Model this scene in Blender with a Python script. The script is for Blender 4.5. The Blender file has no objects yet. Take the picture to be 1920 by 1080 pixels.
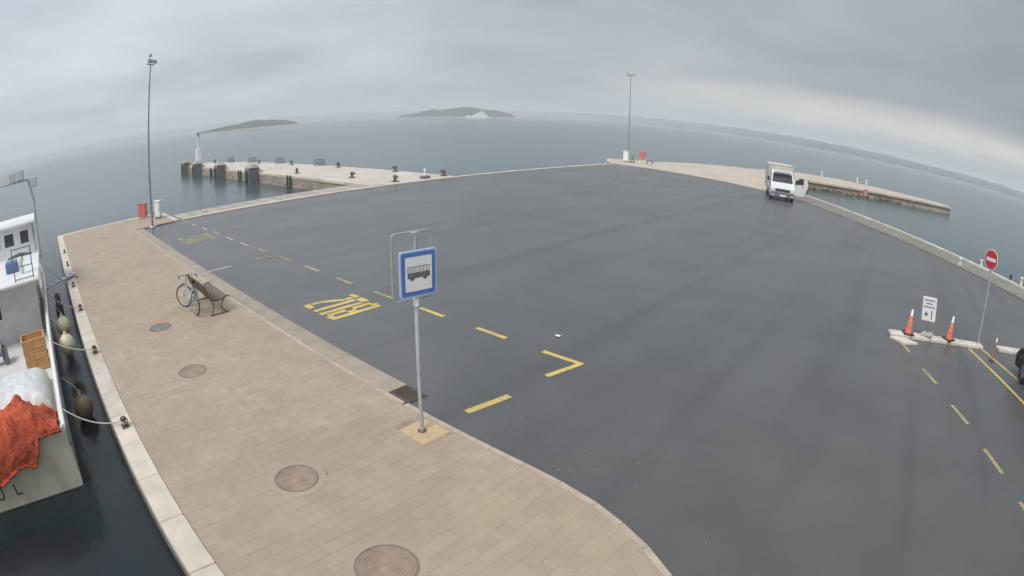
import bpy, math, random
from mathutils import Vector, Matrix, noise as mnoise

random.seed(7)
SC = bpy.context.scene
COL = SC.collection
R = math.radians

# ------------------------------------------------------------------ camera
# wide security camera with barrel distortion: fisheye lens polynomial
H = 5.0
PIT, ROLL, K1, K3, A0 = 0.30502509, 0.02832169, 0.93019398, 0.09627195, R(-39.7)


def cam_axis(v):
    x, y, z = v                      # right, up, forward
    c, s = math.cos(ROLL), math.sin(ROLL)
    x, y = c * x - s * y, s * x + c * y
    c, s = math.cos(PIT), math.sin(PIT)
    Y, Z = s * y + c * z, c * y - s * z
    c, s = math.cos(A0), math.sin(A0)
    return Vector((c * x + s * Y, -s * x + c * Y, Z))


cd = bpy.data.cameras.new('camera')
cam = bpy.data.objects.new('camera', cd)
COL.objects.link(cam)
SC.camera = cam
rx, uy, fz = cam_axis((1, 0, 0)), cam_axis((0, 1, 0)), cam_axis((0, 0, 1))
M4 = Matrix.Identity(4)
for i in range(3):
    M4[i][0], M4[i][1], M4[i][2] = rx[i], uy[i], -fz[i]
M4[2][3] = H
cam.matrix_world = M4
cd.type = 'PANO'
cd.sensor_fit = 'HORIZONTAL'
cd.sensor_width = 36.0
cd.sensor_height = 20.25
cd.clip_start = 0.05
cd.clip_end = 20000
pano = cd
pano.panorama_type = 'FISHEYE_LENS_POLYNOMIAL'
pano.fisheye_fov = math.pi
mm = 18.75                           # 1000 photo pixels on the sensor
pano.fisheye_polynomial_k0 = 0.0
pano.fisheye_polynomial_k1 = -K1 / mm
pano.fisheye_polynomial_k2 = 0.0
pano.fisheye_polynomial_k3 = -K3 / mm ** 3
pano.fisheye_polynomial_k4 = 0.0

# ------------------------------------------------------------------ world
SUN_EL, SUN_AZ = R(54), R(285)       # azimuth counter-clockwise from +X
world = bpy.data.worlds.new('World')
SC.world = world
world.use_nodes = True
nt = world.node_tree
nt.nodes.clear()


def wn(t, **kw):
    n = nt.nodes.new(t)
    for k, v in kw.items():
        setattr(n, k, v)
    return n


def wmath(op, a, b=None, clamp=False):
    n = wn('ShaderNodeMath', operation=op, use_clamp=clamp)
    for i, q in enumerate((a, b)):
        if q is None:
            continue
        if isinstance(q, (int, float)):
            n.inputs[i].default_value = q
        else:
            nt.links.new(q, n.inputs[i])
    return n.outputs[0]


tc = wn('ShaderNodeTexCoord')
sep = wn('ShaderNodeSeparateXYZ')
nt.links.new(tc.outputs['Generated'], sep.inputs[0])
dx, dy, dz = sep.outputs
zz = wmath('MAXIMUM', dz, 0.0)
den = wmath('ADD', zz, 0.16)
comb = wn('ShaderNodeCombineXYZ')
nt.links.new(wmath('DIVIDE', dx, den), comb.inputs[0])
nt.links.new(wmath('DIVIDE', dy, den), comb.inputs[1])
cl = wn('ShaderNodeTexNoise')
cl.inputs['Scale'].default_value = 0.75
cl.inputs['Detail'].default_value = 6
cl.inputs['Roughness'].default_value = 0.52
cl.inputs['Distortion'].default_value = 0.25
nt.links.new(comb.outputs[0], cl.inputs['Vector'])
cr = wn('ShaderNodeValToRGB')
cr.color_ramp.elements[0].position = 0.34
cr.color_ramp.elements[0].color = (0.79, 0.81, 0.83, 1)
cr.color_ramp.elements[1].position = 0.68
cr.color_ramp.elements[1].color = (1.15, 1.13, 1.10, 1)
nt.links.new(cl.outputs['Fac'], cr.inputs[0])
# cloud deck: thinner and lighter towards the open sea, brighter overhead than low down
THIN_AZ = R(222)
side = wmath('ADD', wmath('MULTIPLY', dx, math.cos(THIN_AZ)), wmath('MULTIPLY', dy, math.sin(THIN_AZ)))
side01 = wmath('MULTIPLY', wmath('ADD', side, 1.0), 0.5, clamp=True)
br = wn('ShaderNodeMapRange')
nt.links.new(side01, br.inputs['Value'])
br.inputs['From Min'].default_value = 0.0
br.inputs['From Max'].default_value = 0.95
br.inputs['To Min'].default_value = 0.195
br.inputs['To Max'].default_value = 0.45
up = wmath('ADD', 1.0, wmath('MULTIPLY', wmath('MULTIPLY', zz, zz), 0.9))
lum = wmath('MULTIPLY', br.outputs[0], up)
tint = wn('ShaderNodeMix', data_type='RGBA', blend_type='MULTIPLY')
tint.inputs['Factor'].default_value = 1.0
tint.inputs[6].default_value = (0.915, 0.985, 1.085, 1)
nt.links.new(cr.outputs[0], tint.inputs[7])
vs = wn('ShaderNodeVectorMath', operation='SCALE')
nt.links.new(tint.outputs[2], vs.inputs[0])
nt.links.new(lum, vs.inputs['Scale'])
# pale rift low over the coast under the edge of the cloud deck
rz = wn('ShaderNodeMapRange', interpolation_type='SMOOTHSTEP')
nt.links.new(wmath('ABSOLUTE', wmath('SUBTRACT', dz, 0.058)), rz.inputs['Value'])
rz.inputs['From Min'].default_value = 0.050
rz.inputs['From Max'].default_value = 0.005
rz.inputs['To Min'].default_value = 0.0
rz.inputs['To Max'].default_value = 1.0
ra = wn('ShaderNodeMapRange', interpolation_type='SMOOTHSTEP')
nt.links.new(dy, ra.inputs['Value'])
ra.inputs['From Min'].default_value = 0.80
ra.inputs['From Max'].default_value = 0.99
rn = wn('ShaderNodeTexNoise')
rn.inputs['Scale'].default_value = 5.0
rn.inputs['Detail'].default_value = 4
rm = wn('ShaderNodeMapping')
rm.inputs['Scale'].default_value = (1, 1, 7)
nt.links.new(tc.outputs['Generated'], rm.inputs[0])
nt.links.new(rm.outputs[0], rn.inputs['Vector'])
rr = wmath('MULTIPLY', wmath('MULTIPLY', rz.outputs[0], ra.outputs[0]), wmath('MULTIPLY', rn.outputs['Fac'], 2.0))
rift = wn('ShaderNodeMix', data_type='RGBA')
nt.links.new(rr, rift.inputs['Factor'])
nt.links.new(vs.outputs[0], rift.inputs[6])
rift.inputs[7].default_value = (0.43, 0.43, 0.385, 1)
sky = wn('ShaderNodeTexSky', sky_type='NISHITA', sun_disc=False)
sky.sun_elevation = SUN_EL
sky.sun_rotation = math.pi / 2 - SUN_AZ
sky.air_density = 1.5
sky.dust_density = 6.0
ss = wn('ShaderNodeVectorMath', operation='SCALE')
nt.links.new(sky.outputs[0], ss.inputs[0])
ss.inputs['Scale'].default_value = 1.0
pre = wn('ShaderNodeVectorMath', operation='SCALE')      # cloud radiance brought to the sky's scale
nt.links.new(rift.outputs[2], pre.inputs[0])
pre.inputs['Scale'].default_value = 10.0
mixs = wn('ShaderNodeMix', data_type='RGBA')
mixs.inputs['Factor'].default_value = 0.94               # an all but closed cloud deck
nt.links.new(ss.outputs[0], mixs.inputs[6])
nt.links.new(pre.outputs[0], mixs.inputs[7])
bg = wn('ShaderNodeBackground')
bg.inputs['Strength'].default_value = 0.1
nt.links.new(mixs.outputs[2], bg.inputs[0])
wo = wn('ShaderNodeOutputWorld')
nt.links.new(bg.outputs[0], wo.inputs[0])

# ------------------------------------------------------------------ sun
sd = bpy.data.lights.new('sun', 'SUN')
sd.energy = 1.5
sd.angle = R(22)
sd.color = (1.0, 0.96, 0.9)
sun = bpy.data.objects.new('sun', sd)
COL.objects.link(sun)
sdir = Vector((math.cos(SUN_EL) * math.cos(SUN_AZ), math.cos(SUN_EL) * math.sin(SUN_AZ), math.sin(SUN_EL)))
sun.rotation_euler = (-sdir).to_track_quat('-Z', 'Y').to_euler()

SC.view_settings.view_transform = 'Standard'
SC.view_settings.look = 'None'
SC.view_settings.exposure = 0.72
SC.view_settings.gamma = 1.0
SC.view_settings.use_curve_mapping = False
SC.render.engine = 'CYCLES'
SC.cycles.use_denoising = True
SC.cycles.max_bounces = 6
SC.cycles.volume_bounces = 1
SC.cycles.transparent_max_bounces = 8


# ------------------------------------------------------------------ materials
def srgb(r, g, b):
    f = lambda c: (c / 255 / 12.92) if c <= 10 else ((c / 255 + 0.055) / 1.055) ** 2.4
    return (f(r), f(g), f(b), 1)


def mat(name, col, rough=0.6, var=0.15, scale=3.0, detail=6, col2=None, bump=0.0, bscale=40.0, metal=0.0,
        spec=0.5, rvar=0.0, coord='Object', stretch=(1, 1, 1), spots=None, patch=None, rnd=0.0, streak=None, shore=None):
    m = bpy.data.materials.new(name)
    m.use_nodes = True
    t = m.node_tree
    b = t.nodes['Principled BSDF']
    b.inputs['Roughness'].default_value = rough
    b.inputs['Metallic'].default_value = metal
    b.inputs['Specular IOR Level'].default_value = spec
    if coord == 'World':
        g = t.nodes.new('ShaderNodeNewGeometry')
        src = g.outputs['Position']
    else:
        g = t.nodes.new('ShaderNodeTexCoord')
        src = g.outputs['Object']
    mp = t.nodes.new('ShaderNodeMapping')
    mp.inputs['Scale'].default_value = stretch
    t.links.new(src, mp.inputs[0])
    n = t.nodes.new('ShaderNodeTexNoise')
    n.inputs['Scale'].default_value = scale
    n.inputs['Detail'].default_value = detail
    n.inputs['Roughness'].default_value = 0.6
    t.links.new(mp.outputs[0], n.inputs['Vector'])
    ramp = t.nodes.new('ShaderNodeValToRGB')
    c1 = tuple(max(0, c * (1 - var)) for c in col[:3]) + (1,)
    c2 = col2 if col2 else tuple(min(1, c * (1 + var)) for c in col[:3]) + (1,)
    if col2:
        c1 = tuple(col[:3]) + (1,)
    ramp.color_ramp.elements[0].position = 0.32
    ramp.color_ramp.elements[1].position = 0.68
    ramp.color_ramp.elements[0].color = c1
    ramp.color_ramp.elements[1].color = c2
    t.links.new(n.outputs['Fac'], ramp.inputs[0])
    out = ramp.outputs[0]
    if patch:                                   # large soft stains: (scale, colour, strength)
        n2 = t.nodes.new('ShaderNodeTexNoise')
        n2.inputs['Scale'].default_value = patch[0]
        n2.inputs['Detail'].default_value = 5
        n2.inputs['Roughness'].default_value = 0.62
        n2.inputs['Distortion'].default_value = 0.8
        t.links.new(mp.outputs[0], n2.inputs['Vector'])
        r2 = t.nodes.new('ShaderNodeMapRange')
        r2.inputs['From Min'].default_value = 0.46
        r2.inputs['From Max'].default_value = 0.72
        r2.inputs['To Max'].default_value = patch[2]
        t.links.new(n2.outputs['Fac'], r2.inputs['Value'])
        mx = t.nodes.new('ShaderNodeMix')
        mx.data_type = 'RGBA'
        t.links.new(r2.outputs[0], mx.inputs['Factor'])
        t.links.new(out, mx.inputs[6])
        mx.inputs[7].default_value = tuple(patch[1][:3]) + (1,)
        out = mx.outputs[2]
    if spots:                                   # small specks: (scale, colour, threshold)
        v = t.nodes.new('ShaderNodeTexNoise')
        v.inputs['Scale'].default_value = spots[0]
        v.inputs['Detail'].default_value = 3
        t.links.new(mp.outputs[0], v.inputs['Vector'])
        r3 = t.nodes.new('ShaderNodeMapRange')
        r3.inputs['From Min'].default_value = spots[2]
        r3.inputs['From Max'].default_value = spots[2] + 0.05
        t.links.new(v.outputs['Fac'], r3.inputs['Value'])
        mx = t.nodes.new('ShaderNodeMix')
        mx.data_type = 'RGBA'
        t.links.new(r3.outputs[0], mx.inputs['Factor'])
        t.links.new(out, mx.inputs[6])
        mx.inputs[7].default_value = tuple(spots[1][:3]) + (1,)
        out = mx.outputs[2]
    if streak:                                  # long drawn-out marks: (scale, stretch, colour, strength)
        ms = t.nodes.new('ShaderNodeMapping')
        ms.inputs['Scale'].default_value = streak[1]
        ms.inputs['Rotation'].default_value = (0, 0, 0.35)
        t.links.new(src, ms.inputs[0])
        n6 = t.nodes.new('ShaderNodeTexNoise')
        n6.inputs['Scale'].default_value = streak[0]
        n6.inputs['Detail'].default_value = 4
        n6.inputs['Distortion'].default_value = 0.3
        t.links.new(ms.outputs[0], n6.inputs['Vector'])
        r6 = t.nodes.new('ShaderNodeMapRange')
        r6.inputs['From Min'].default_value = 0.52
        r6.inputs['From Max'].default_value = 0.70
        r6.inputs['To Max'].default_value = streak[3]
        t.links.new(n6.outputs['Fac'], r6.inputs['Value'])
        mx = t.nodes.new('ShaderNodeMix')
        mx.data_type = 'RGBA'
        t.links.new(r6.outputs[0], mx.inputs['Factor'])
        t.links.new(out, mx.inputs[6])
        mx.inputs[7].default_value = tuple(streak[2][:3]) + (1,)
        out = mx.outputs[2]
    if shore:                                   # bare rock below a height: (z, colour)
        gs = t.nodes.new('ShaderNodeNewGeometry')
        sp_ = t.nodes.new('ShaderNodeSeparateXYZ')
        t.links.new(gs.outputs['Position'], sp_.inputs[0])
        r7 = t.nodes.new('ShaderNodeMapRange')
        r7.inputs['From Min'].default_value = shore[0] + 0.8
        r7.inputs['From Max'].default_value = shore[0]
        t.links.new(sp_.outputs[2], r7.inputs['Value'])
        mx = t.nodes.new('ShaderNodeMix')
        mx.data_type = 'RGBA'
        t.links.new(r7.outputs[0], mx.inputs['Factor'])
        t.links.new(out, mx.inputs[6])
        mx.inputs[7].default_value = tuple(shore[1][:3]) + (1,)
        out = mx.outputs[2]
    if rnd:                                     # every piece its own shade
        oi = t.nodes.new('ShaderNodeObjectInfo')
        gi = t.nodes.new('ShaderNodeNewGeometry')
        ad = t.nodes.new('ShaderNodeMath')
        ad.operation = 'ADD'
        t.links.new(oi.outputs['Random'], ad.inputs[0])
        t.links.new(gi.outputs['Random Per Island'], ad.inputs[1])
        fr_ = t.nodes.new('ShaderNodeMath')
        fr_.operation = 'FRACT'
        t.links.new(ad.outputs[0], fr_.inputs[0])
        r8 = t.nodes.new('ShaderNodeMapRange')
        r8.inputs['To Min'].default_value = 1 - rnd
        r8.inputs['To Max'].default_value = 1 + rnd
        t.links.new(fr_.outputs[0], r8.inputs['Value'])
        hsv = t.nodes.new('ShaderNodeHueSaturation')
        t.links.new(r8.outputs[0], hsv.inputs['Value'])
        t.links.new(out, hsv.inputs['Color'])
        out = hsv.outputs[0]
    t.links.new(out, b.inputs['Base Color'])
    if rvar:
        n4 = t.nodes.new('ShaderNodeTexNoise')
        n4.inputs['Scale'].default_value = scale * 0.6
        n4.inputs['Detail'].default_value = 4
        t.links.new(mp.outputs[0], n4.inputs['Vector'])
        r4 = t.nodes.new('ShaderNodeMapRange')
        r4.inputs['From Min'].default_value = 0.3
        r4.inputs['From Max'].default_value = 0.7
        r4.inputs['To Min'].default_value = rough - rvar
        r4.inputs['To Max'].default_value = rough + rvar
        t.links.new(n4.outputs['Fac'], r4.inputs['Value'])
        t.links.new(r4.outputs[0], b.inputs['Roughness'])
    if bump:
        n5 = t.nodes.new('ShaderNodeTexNoise')
        n5.inputs['Scale'].default_value = bscale
        n5.inputs['Detail'].default_value = 4
        t.links.new(mp.outputs[0], n5.inputs['Vector'])
        bp = t.nodes.new('ShaderNodeBump')
        bp.inputs['Strength'].default_value = bump
        bp.inputs['Distance'].default_value = 0.02
        t.links.new(n5.outputs['Fac'], bp.inputs['Height'])
        t.links.new(bp.outputs[0], b.inputs['Normal'])
    return m


MT = {}
MT['asphalt'] = mat('asphalt', (0.083, 0.085, 0.0845), 0.33, 0.12, 0.5, 9, rvar=0.03, bump=0.03, bscale=12, coord='World',
                    patch=(0.16, (0.106, 0.108, 0.1065), 0.9), spots=(40, (0.155, 0.155, 0.15), 0.635), spec=0.5,
                    streak=(0.5, (1.6, 0.06, 1), (0.054, 0.0555, 0.056), 0.6))
MT['paving'] = mat('paving', (0.36, 0.287, 0.21), 0.62, 0.10, 1.1, 8, coord='World', rnd=0.028, bump=0.25, bscale=60,
                   patch=(0.28, (0.305, 0.245, 0.184), 0.9), spots=(9, (0.19, 0.155, 0.12), 0.73))
MT['paving_b'] = mat('paving_b', (0.352, 0.280, 0.204), 0.62, 0.10, 1.6, 8, coord='World', rnd=0.028, bump=0.25, bscale=60,
                     patch=(0.28, (0.298, 0.239, 0.179), 0.9), spots=(9, (0.19, 0.155, 0.12), 0.73))
MT['mortar'] = mat('mortar', (0.27, 0.215, 0.16), 0.9, 0.3, 4, coord='World', patch=(0.6, (0.35, 0.28, 0.205), 1.0))
MT['gutter'] = mat('gutter', (0.31, 0.262, 0.21), 0.7, 0.14, 2.0, 8, coord='World', rnd=0.06, bump=0.2, bscale=50,
                   patch=(0.5, (0.28, 0.235, 0.19), 0.6))
MT['kerb'] = mat('kerb', (0.40, 0.33, 0.26), 0.7, 0.15, 2.5, 7, coord='World', rnd=0.08, bump=0.3, bscale=45)
MT['coping'] = mat('coping', (0.54, 0.485, 0.405), 0.6, 0.12, 2.0, 8, coord='World', rnd=0.09, bump=0.25, bscale=35,
                   patch=(0.8, (0.39, 0.345, 0.285), 0.65), spots=(30, (0.38, 0.33, 0.27), 0.68))
MT['wall'] = mat('quay_stone', (0.20, 0.18, 0.16), 0.8, 0.3, 1.5, 8, coord='World', bump=0.5, bscale=8,
                 patch=(0.6, (0.09, 0.085, 0.07), 0.8))
MT['concrete'] = mat('concrete', (0.48, 0.42, 0.345), 0.75, 0.1, 0.6, 8, coord='World', bump=0.2, bscale=30,
                     patch=(0.2, (0.40, 0.34, 0.28), 0.7))
MT['concrete_grey'] = mat('concrete_grey', (0.21, 0.20, 0.172), 0.75, 0.14, 0.6, 8, coord='World', bump=0.2, bscale=30,
                          patch=(0.3, (0.155, 0.148, 0.13), 0.7))
MT['pier_deck'] = mat('pier_deck', (0.53, 0.49, 0.43), 0.75, 0.09, 0.5, 8, coord='World', rnd=0.05, bump=0.2, bscale=30,
                      patch=(0.25, (0.45, 0.40, 0.34), 0.8))
MT['slab'] = mat('slab', (0.36, 0.33, 0.29), 0.75, 0.15, 1.2, 7, coord='World', rnd=0.1, bump=0.2, bscale=30,
                 patch=(0.5, (0.33, 0.30, 0.26), 0.6))
MT['pier_wall'] = mat('pier_wall', (0.33, 0.27, 0.22), 0.85, 0.25, 1.0, 8, coord='World', bump=0.5, bscale=6,
                      stretch=(1, 1, 3), patch=(0.7, (0.16, 0.13, 0.10), 0.8))
MT['fender_conc'] = mat('fender_concrete', (0.17, 0.165, 0.16), 0.8, 0.25, 1.5, 7, coord='World', patch=(0.8, (0.10, 0.10, 0.10), 0.6))
MT['stone_pier'] = mat('stone_pier', (0.40, 0.345, 0.27), 0.85, 0.25, 0.8, 8, coord='World', bump=0.6, bscale=3,
                       patch=(0.35, (0.26, 0.20, 0.14), 0.8))
MT['rock'] = mat('rock', (0.16, 0.115, 0.075), 0.85, 0.35, 1.5, 8, bump=0.5, bscale=6, coord='World', rnd=0.3, patch=(0.6, (0.10, 0.085, 0.06), 0.7))
MT['yellow'] = mat('yellow_paint', (0.58, 0.43, 0.13), 0.55, 0.12, 3, 8, coord='World', patch=(1.6, (0.30, 0.24, 0.10), 0.65),
                   spots=(26, (0.11, 0.105, 0.08), 0.63))
MT['yellow_worn'] = mat('yellow_paint_worn', (0.36, 0.31, 0.16), 0.6, 0.15, 3, 8, coord='World', patch=(1.2, (0.13, 0.12, 0.09), 0.85),
                        spots=(20, (0.08, 0.08, 0.07), 0.57))
MT['yellow_pale'] = mat('yellow_paint_pale', (0.40, 0.36, 0.23), 0.6, 0.15, 3, 8, coord='World', patch=(1.5, (0.20, 0.185, 0.14), 0.75), spots=(20, (0.08, 0.08, 0.075), 0.6))
MT['white_worn'] = mat('white_paint_worn', (0.46, 0.46, 0.42), 0.6, 0.15, 3, 8, coord='World', patch=(1.5, (0.22, 0.22, 0.2), 0.7),
                       spots=(20, (0.09, 0.09, 0.085), 0.6))
MT['white_kerb'] = mat('white_kerb', (0.58, 0.54, 0.48), 0.7, 0.12, 2, 8, coord='World', rnd=0.08, patch=(1.5, (0.33, 0.31, 0.28), 0.7))
MT['iron'] = mat('cast_iron', (0.105, 0.083, 0.068), 0.6, 0.25, 8, 6, metal=0.1, bump=0.3, bscale=50)
MT['iron_cover'] = mat('iron_cover', (0.285, 0.21, 0.155), 0.65, 0.15, 5, 6, bump=0.3, bscale=50, patch=(2.0, (0.17, 0.125, 0.10), 0.8))
MT['iron_grey'] = mat('iron_grey', (0.19, 0.165, 0.145), 0.6, 0.15, 5, 6, bump=0.3, bscale=50, patch=(2.0, (0.14, 0.12, 0.11), 0.8))
MT['dark'] = mat('dark_rubber', (0.022, 0.022, 0.024), 0.7, 0.2, 6)
MT['black'] = mat('black_plastic', (0.012, 0.012, 0.014), 0.5, 0.1, 6)
MT['galv'] = mat('galvanised', (0.42, 0.44, 0.46), 0.45, 0.12, 6, 6, metal=0.35)
MT['mast_grey'] = mat('mast_grey', (0.27, 0.29, 0.31), 0.5, 0.12, 3, 6, metal=0.3)
MT['galv_dark'] = mat('grey_steel', (0.17, 0.18, 0.20), 0.5, 0.15, 6, 6, metal=0.3)
MT['white'] = mat('white_paint', (0.74, 0.75, 0.75), 0.4, 0.05, 2, 6, patch=(1.0, (0.62, 0.62, 0.60), 0.6))
MT['hull'] = mat('hull_white', (0.60, 0.565, 0.455), 0.45, 0.06, 1.2, 8, patch=(1.6, (0.42, 0.36, 0.27), 0.75), stretch=(1, 1, 0.22), spots=(16, (0.30, 0.20, 0.12), 0.70))
MT['deck'] = mat('boat_deck', (0.58, 0.58, 0.57), 0.6, 0.08, 1.5, 8, patch=(0.9, (0.42, 0.42, 0.41), 0.6))
MT['cream'] = mat('cream_box', (0.50, 0.475, 0.41), 0.5, 0.05, 1.2, 8, patch=(0.7, (0.55, 0.51, 0.43), 0.6))
MT['van'] = mat('van_white', (0.66, 0.68, 0.69), 0.25, 0.03, 1.2, 6, patch=(1.6, (0.50, 0.50, 0.49), 0.6))
MT['glass'] = mat('dark_glass', (0.03, 0.035, 0.04), 0.06, 0.1, 2, spec=0.6)
MT['lens'] = mat('headlight', (0.55, 0.57, 0.58), 0.12, 0.08, 8)
MT['red'] = mat('red_sign', (0.55, 0.035, 0.045), 0.4, 0.08, 5, 6)
MT['red_faded'] = mat('red_faded', (0.55, 0.13, 0.11), 0.55, 0.12, 4, 6, patch=(1.5, (0.60, 0.22, 0.19), 0.6))
MT['sign_white'] = mat('sign_white', (0.80, 0.81, 0.82), 0.4, 0.04, 4, 6)
MT['sign_blue'] = mat('sign_blue', (0.085, 0.19, 0.50), 0.4, 0.10, 4, 6)
MT['sign_blue_rim'] = mat('sign_blue_rim', (0.42, 0.52, 0.72), 0.4, 0.06, 4, 6)
MT['print'] = mat('dark_print', (0.07, 0.07, 0.07), 0.5, 0.15, 12)
MT['print_grey'] = mat('grey_print', (0.15, 0.15, 0.145), 0.5, 0.3, 14)
MT['sign_pale'] = mat('sign_pale', (0.60, 0.62, 0.62), 0.5, 0.1, 12)
MT['print_pale'] = mat('pale_print', (0.30, 0.31, 0.31), 0.5, 0.1, 12)
MT['orange'] = mat('cone_orange', (0.66, 0.17, 0.09), 0.55, 0.10, 8, 6, patch=(5, (0.58, 0.26, 0.19), 0.7))
MT['net'] = mat('fishing_net', (0.62, 0.12, 0.045), 0.9, 0.35, 9, 9, bump=1.0, bscale=70, col2=(0.46, 0.075, 0.035, 1), patch=(3, (0.30, 0.05, 0.03), 0.5), spots=(22, (0.17, 0.03, 0.02), 0.58))
MT['tarp'] = mat('white_tarp', (0.60, 0.61, 0.62), 0.55, 0.06, 3, 6, patch=(2, (0.46, 0.46, 0.45), 0.6))
MT['tan'] = mat('tan_crate', (0.56, 0.30, 0.12), 0.65, 0.2, 6, 6, patch=(5, (0.30, 0.18, 0.10), 0.6))
MT['ball'] = mat('ball_fender', (0.62, 0.58, 0.40), 0.5, 0.12, 5, 6, patch=(4, (0.45, 0.40, 0.26), 0.6))
MT['ball_brown'] = mat('ball_brown', (0.20, 0.14, 0.09), 0.6, 0.2, 5)
MT['rope'] = mat('rope', (0.42, 0.38, 0.32), 0.9, 0.2, 20)
MT['wood'] = mat('bench_wood', (0.115, 0.085, 0.068), 0.6, 0.25, 6, 6, stretch=(0.3, 4, 4))
MT['bike'] = mat('bike_paint', (0.34, 0.42, 0.45), 0.35, 0.06, 8, metal=0.1)
MT['carpaint'] = mat('car_paint', (0.012, 0.013, 0.016), 0.18, 0.1, 3, spec=0.6)
MT['alloy'] = mat('alloy', (0.55, 0.56, 0.58), 0.3, 0.05, 8, metal=0.6)
MT['blue'] = mat('blue_plastic', (0.10, 0.17, 0.34), 0.5, 0.1, 6)
MT['window'] = mat('boat_window', (0.05, 0.055, 0.065), 0.1, 0.1, 6)
MT['forest'] = mat('forest', (0.022, 0.034, 0.020), 0.95, 0.3, 0.09, 9, coord='World', col2=(0.075, 0.085, 0.05, 1), spec=0.1, shore=(0.5, (0.30, 0.27, 0.22)))
MT['coast'] = mat('coast', (0.032, 0.042, 0.030), 0.95, 0.3, 0.03, 9, coord='World', col2=(0.075, 0.080, 0.058, 1), spec=0.1)
MT['yacht'] = mat('yacht_white', (0.86, 0.87, 0.87), 0.4, 0.03, 0.5)
MT['house'] = mat('house_wall', (0.66, 0.63, 0.57), 0.8, 0.1, 0.3)
MT['tile'] = mat('roof_tile', (0.36, 0.17, 0.11), 0.8, 0.2, 0.5)
MT['paper'] = mat('paper', (0.8, 0.8, 0.78), 0.8, 0.05, 20)


WZ = -1.0                                    # water level


def sea_mat():
    m = bpy.data.materials.new('sea_water')
    m.use_nodes = True
    t = m.node_tree
    b = t.nodes['Principled BSDF']
    b.inputs['Base Color'].default_value = (0.020, 0.040, 0.048, 1)
    b.inputs['Roughness'].default_value = 0.2
    b.inputs['IOR'].default_value = 1.33
    g = t.nodes.new('ShaderNodeNewGeometry')
    # base colour darker around the berth, blending to paler teal with distance
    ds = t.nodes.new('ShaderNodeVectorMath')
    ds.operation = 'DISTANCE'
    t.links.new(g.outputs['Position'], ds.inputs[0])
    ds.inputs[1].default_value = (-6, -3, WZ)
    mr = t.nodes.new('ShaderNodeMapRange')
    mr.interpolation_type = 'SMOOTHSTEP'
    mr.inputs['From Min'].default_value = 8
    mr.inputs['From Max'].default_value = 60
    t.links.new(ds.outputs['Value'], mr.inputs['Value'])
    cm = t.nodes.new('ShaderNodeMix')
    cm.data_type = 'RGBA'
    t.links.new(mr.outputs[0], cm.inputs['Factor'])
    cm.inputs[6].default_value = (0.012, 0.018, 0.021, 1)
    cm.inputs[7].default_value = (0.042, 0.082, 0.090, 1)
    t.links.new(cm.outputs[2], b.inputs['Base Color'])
    h = None
    for sc, st, am in ((0.22, (1, 0.55, 1), 0.9), (0.9, (0.7, 1, 1), 0.35), (3.5, (1, 1, 1), 0.12)):
        mp = t.nodes.new('ShaderNodeMapping')
        mp.inputs['Scale'].default_value = st
        mp.inputs['Rotation'].default_value = (0, 0, 0.5 + sc)
        t.links.new(g.outputs['Position'], mp.inputs[0])
        n = t.nodes.new('ShaderNodeTexNoise')
        n.inputs['Scale'].default_value = sc
        n.inputs['Detail'].default_value = 5
        n.inputs['Distortion'].default_value = 0.6
        t.links.new(mp.outputs[0], n.inputs['Vector'])
        k = t.nodes.new('ShaderNodeMath')
        k.operation = 'MULTIPLY_ADD'
        t.links.new(n.outputs['Fac'], k.inputs[0])
        k.inputs[1].default_value = am
        if h is None:
            k.inputs[2].default_value = 0
        else:
            t.links.new(h, k.inputs[2])
        h = k.outputs[0]
    bp = t.nodes.new('ShaderNodeBump')
    bp.inputs['Strength'].default_value = 0.13
    bp.inputs['Distance'].default_value = 0.35
    t.links.new(h, bp.inputs['Height'])
    t.links.new(bp.outputs[0], b.inputs['Normal'])
    return m


MT['sea'] = sea_mat()


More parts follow.
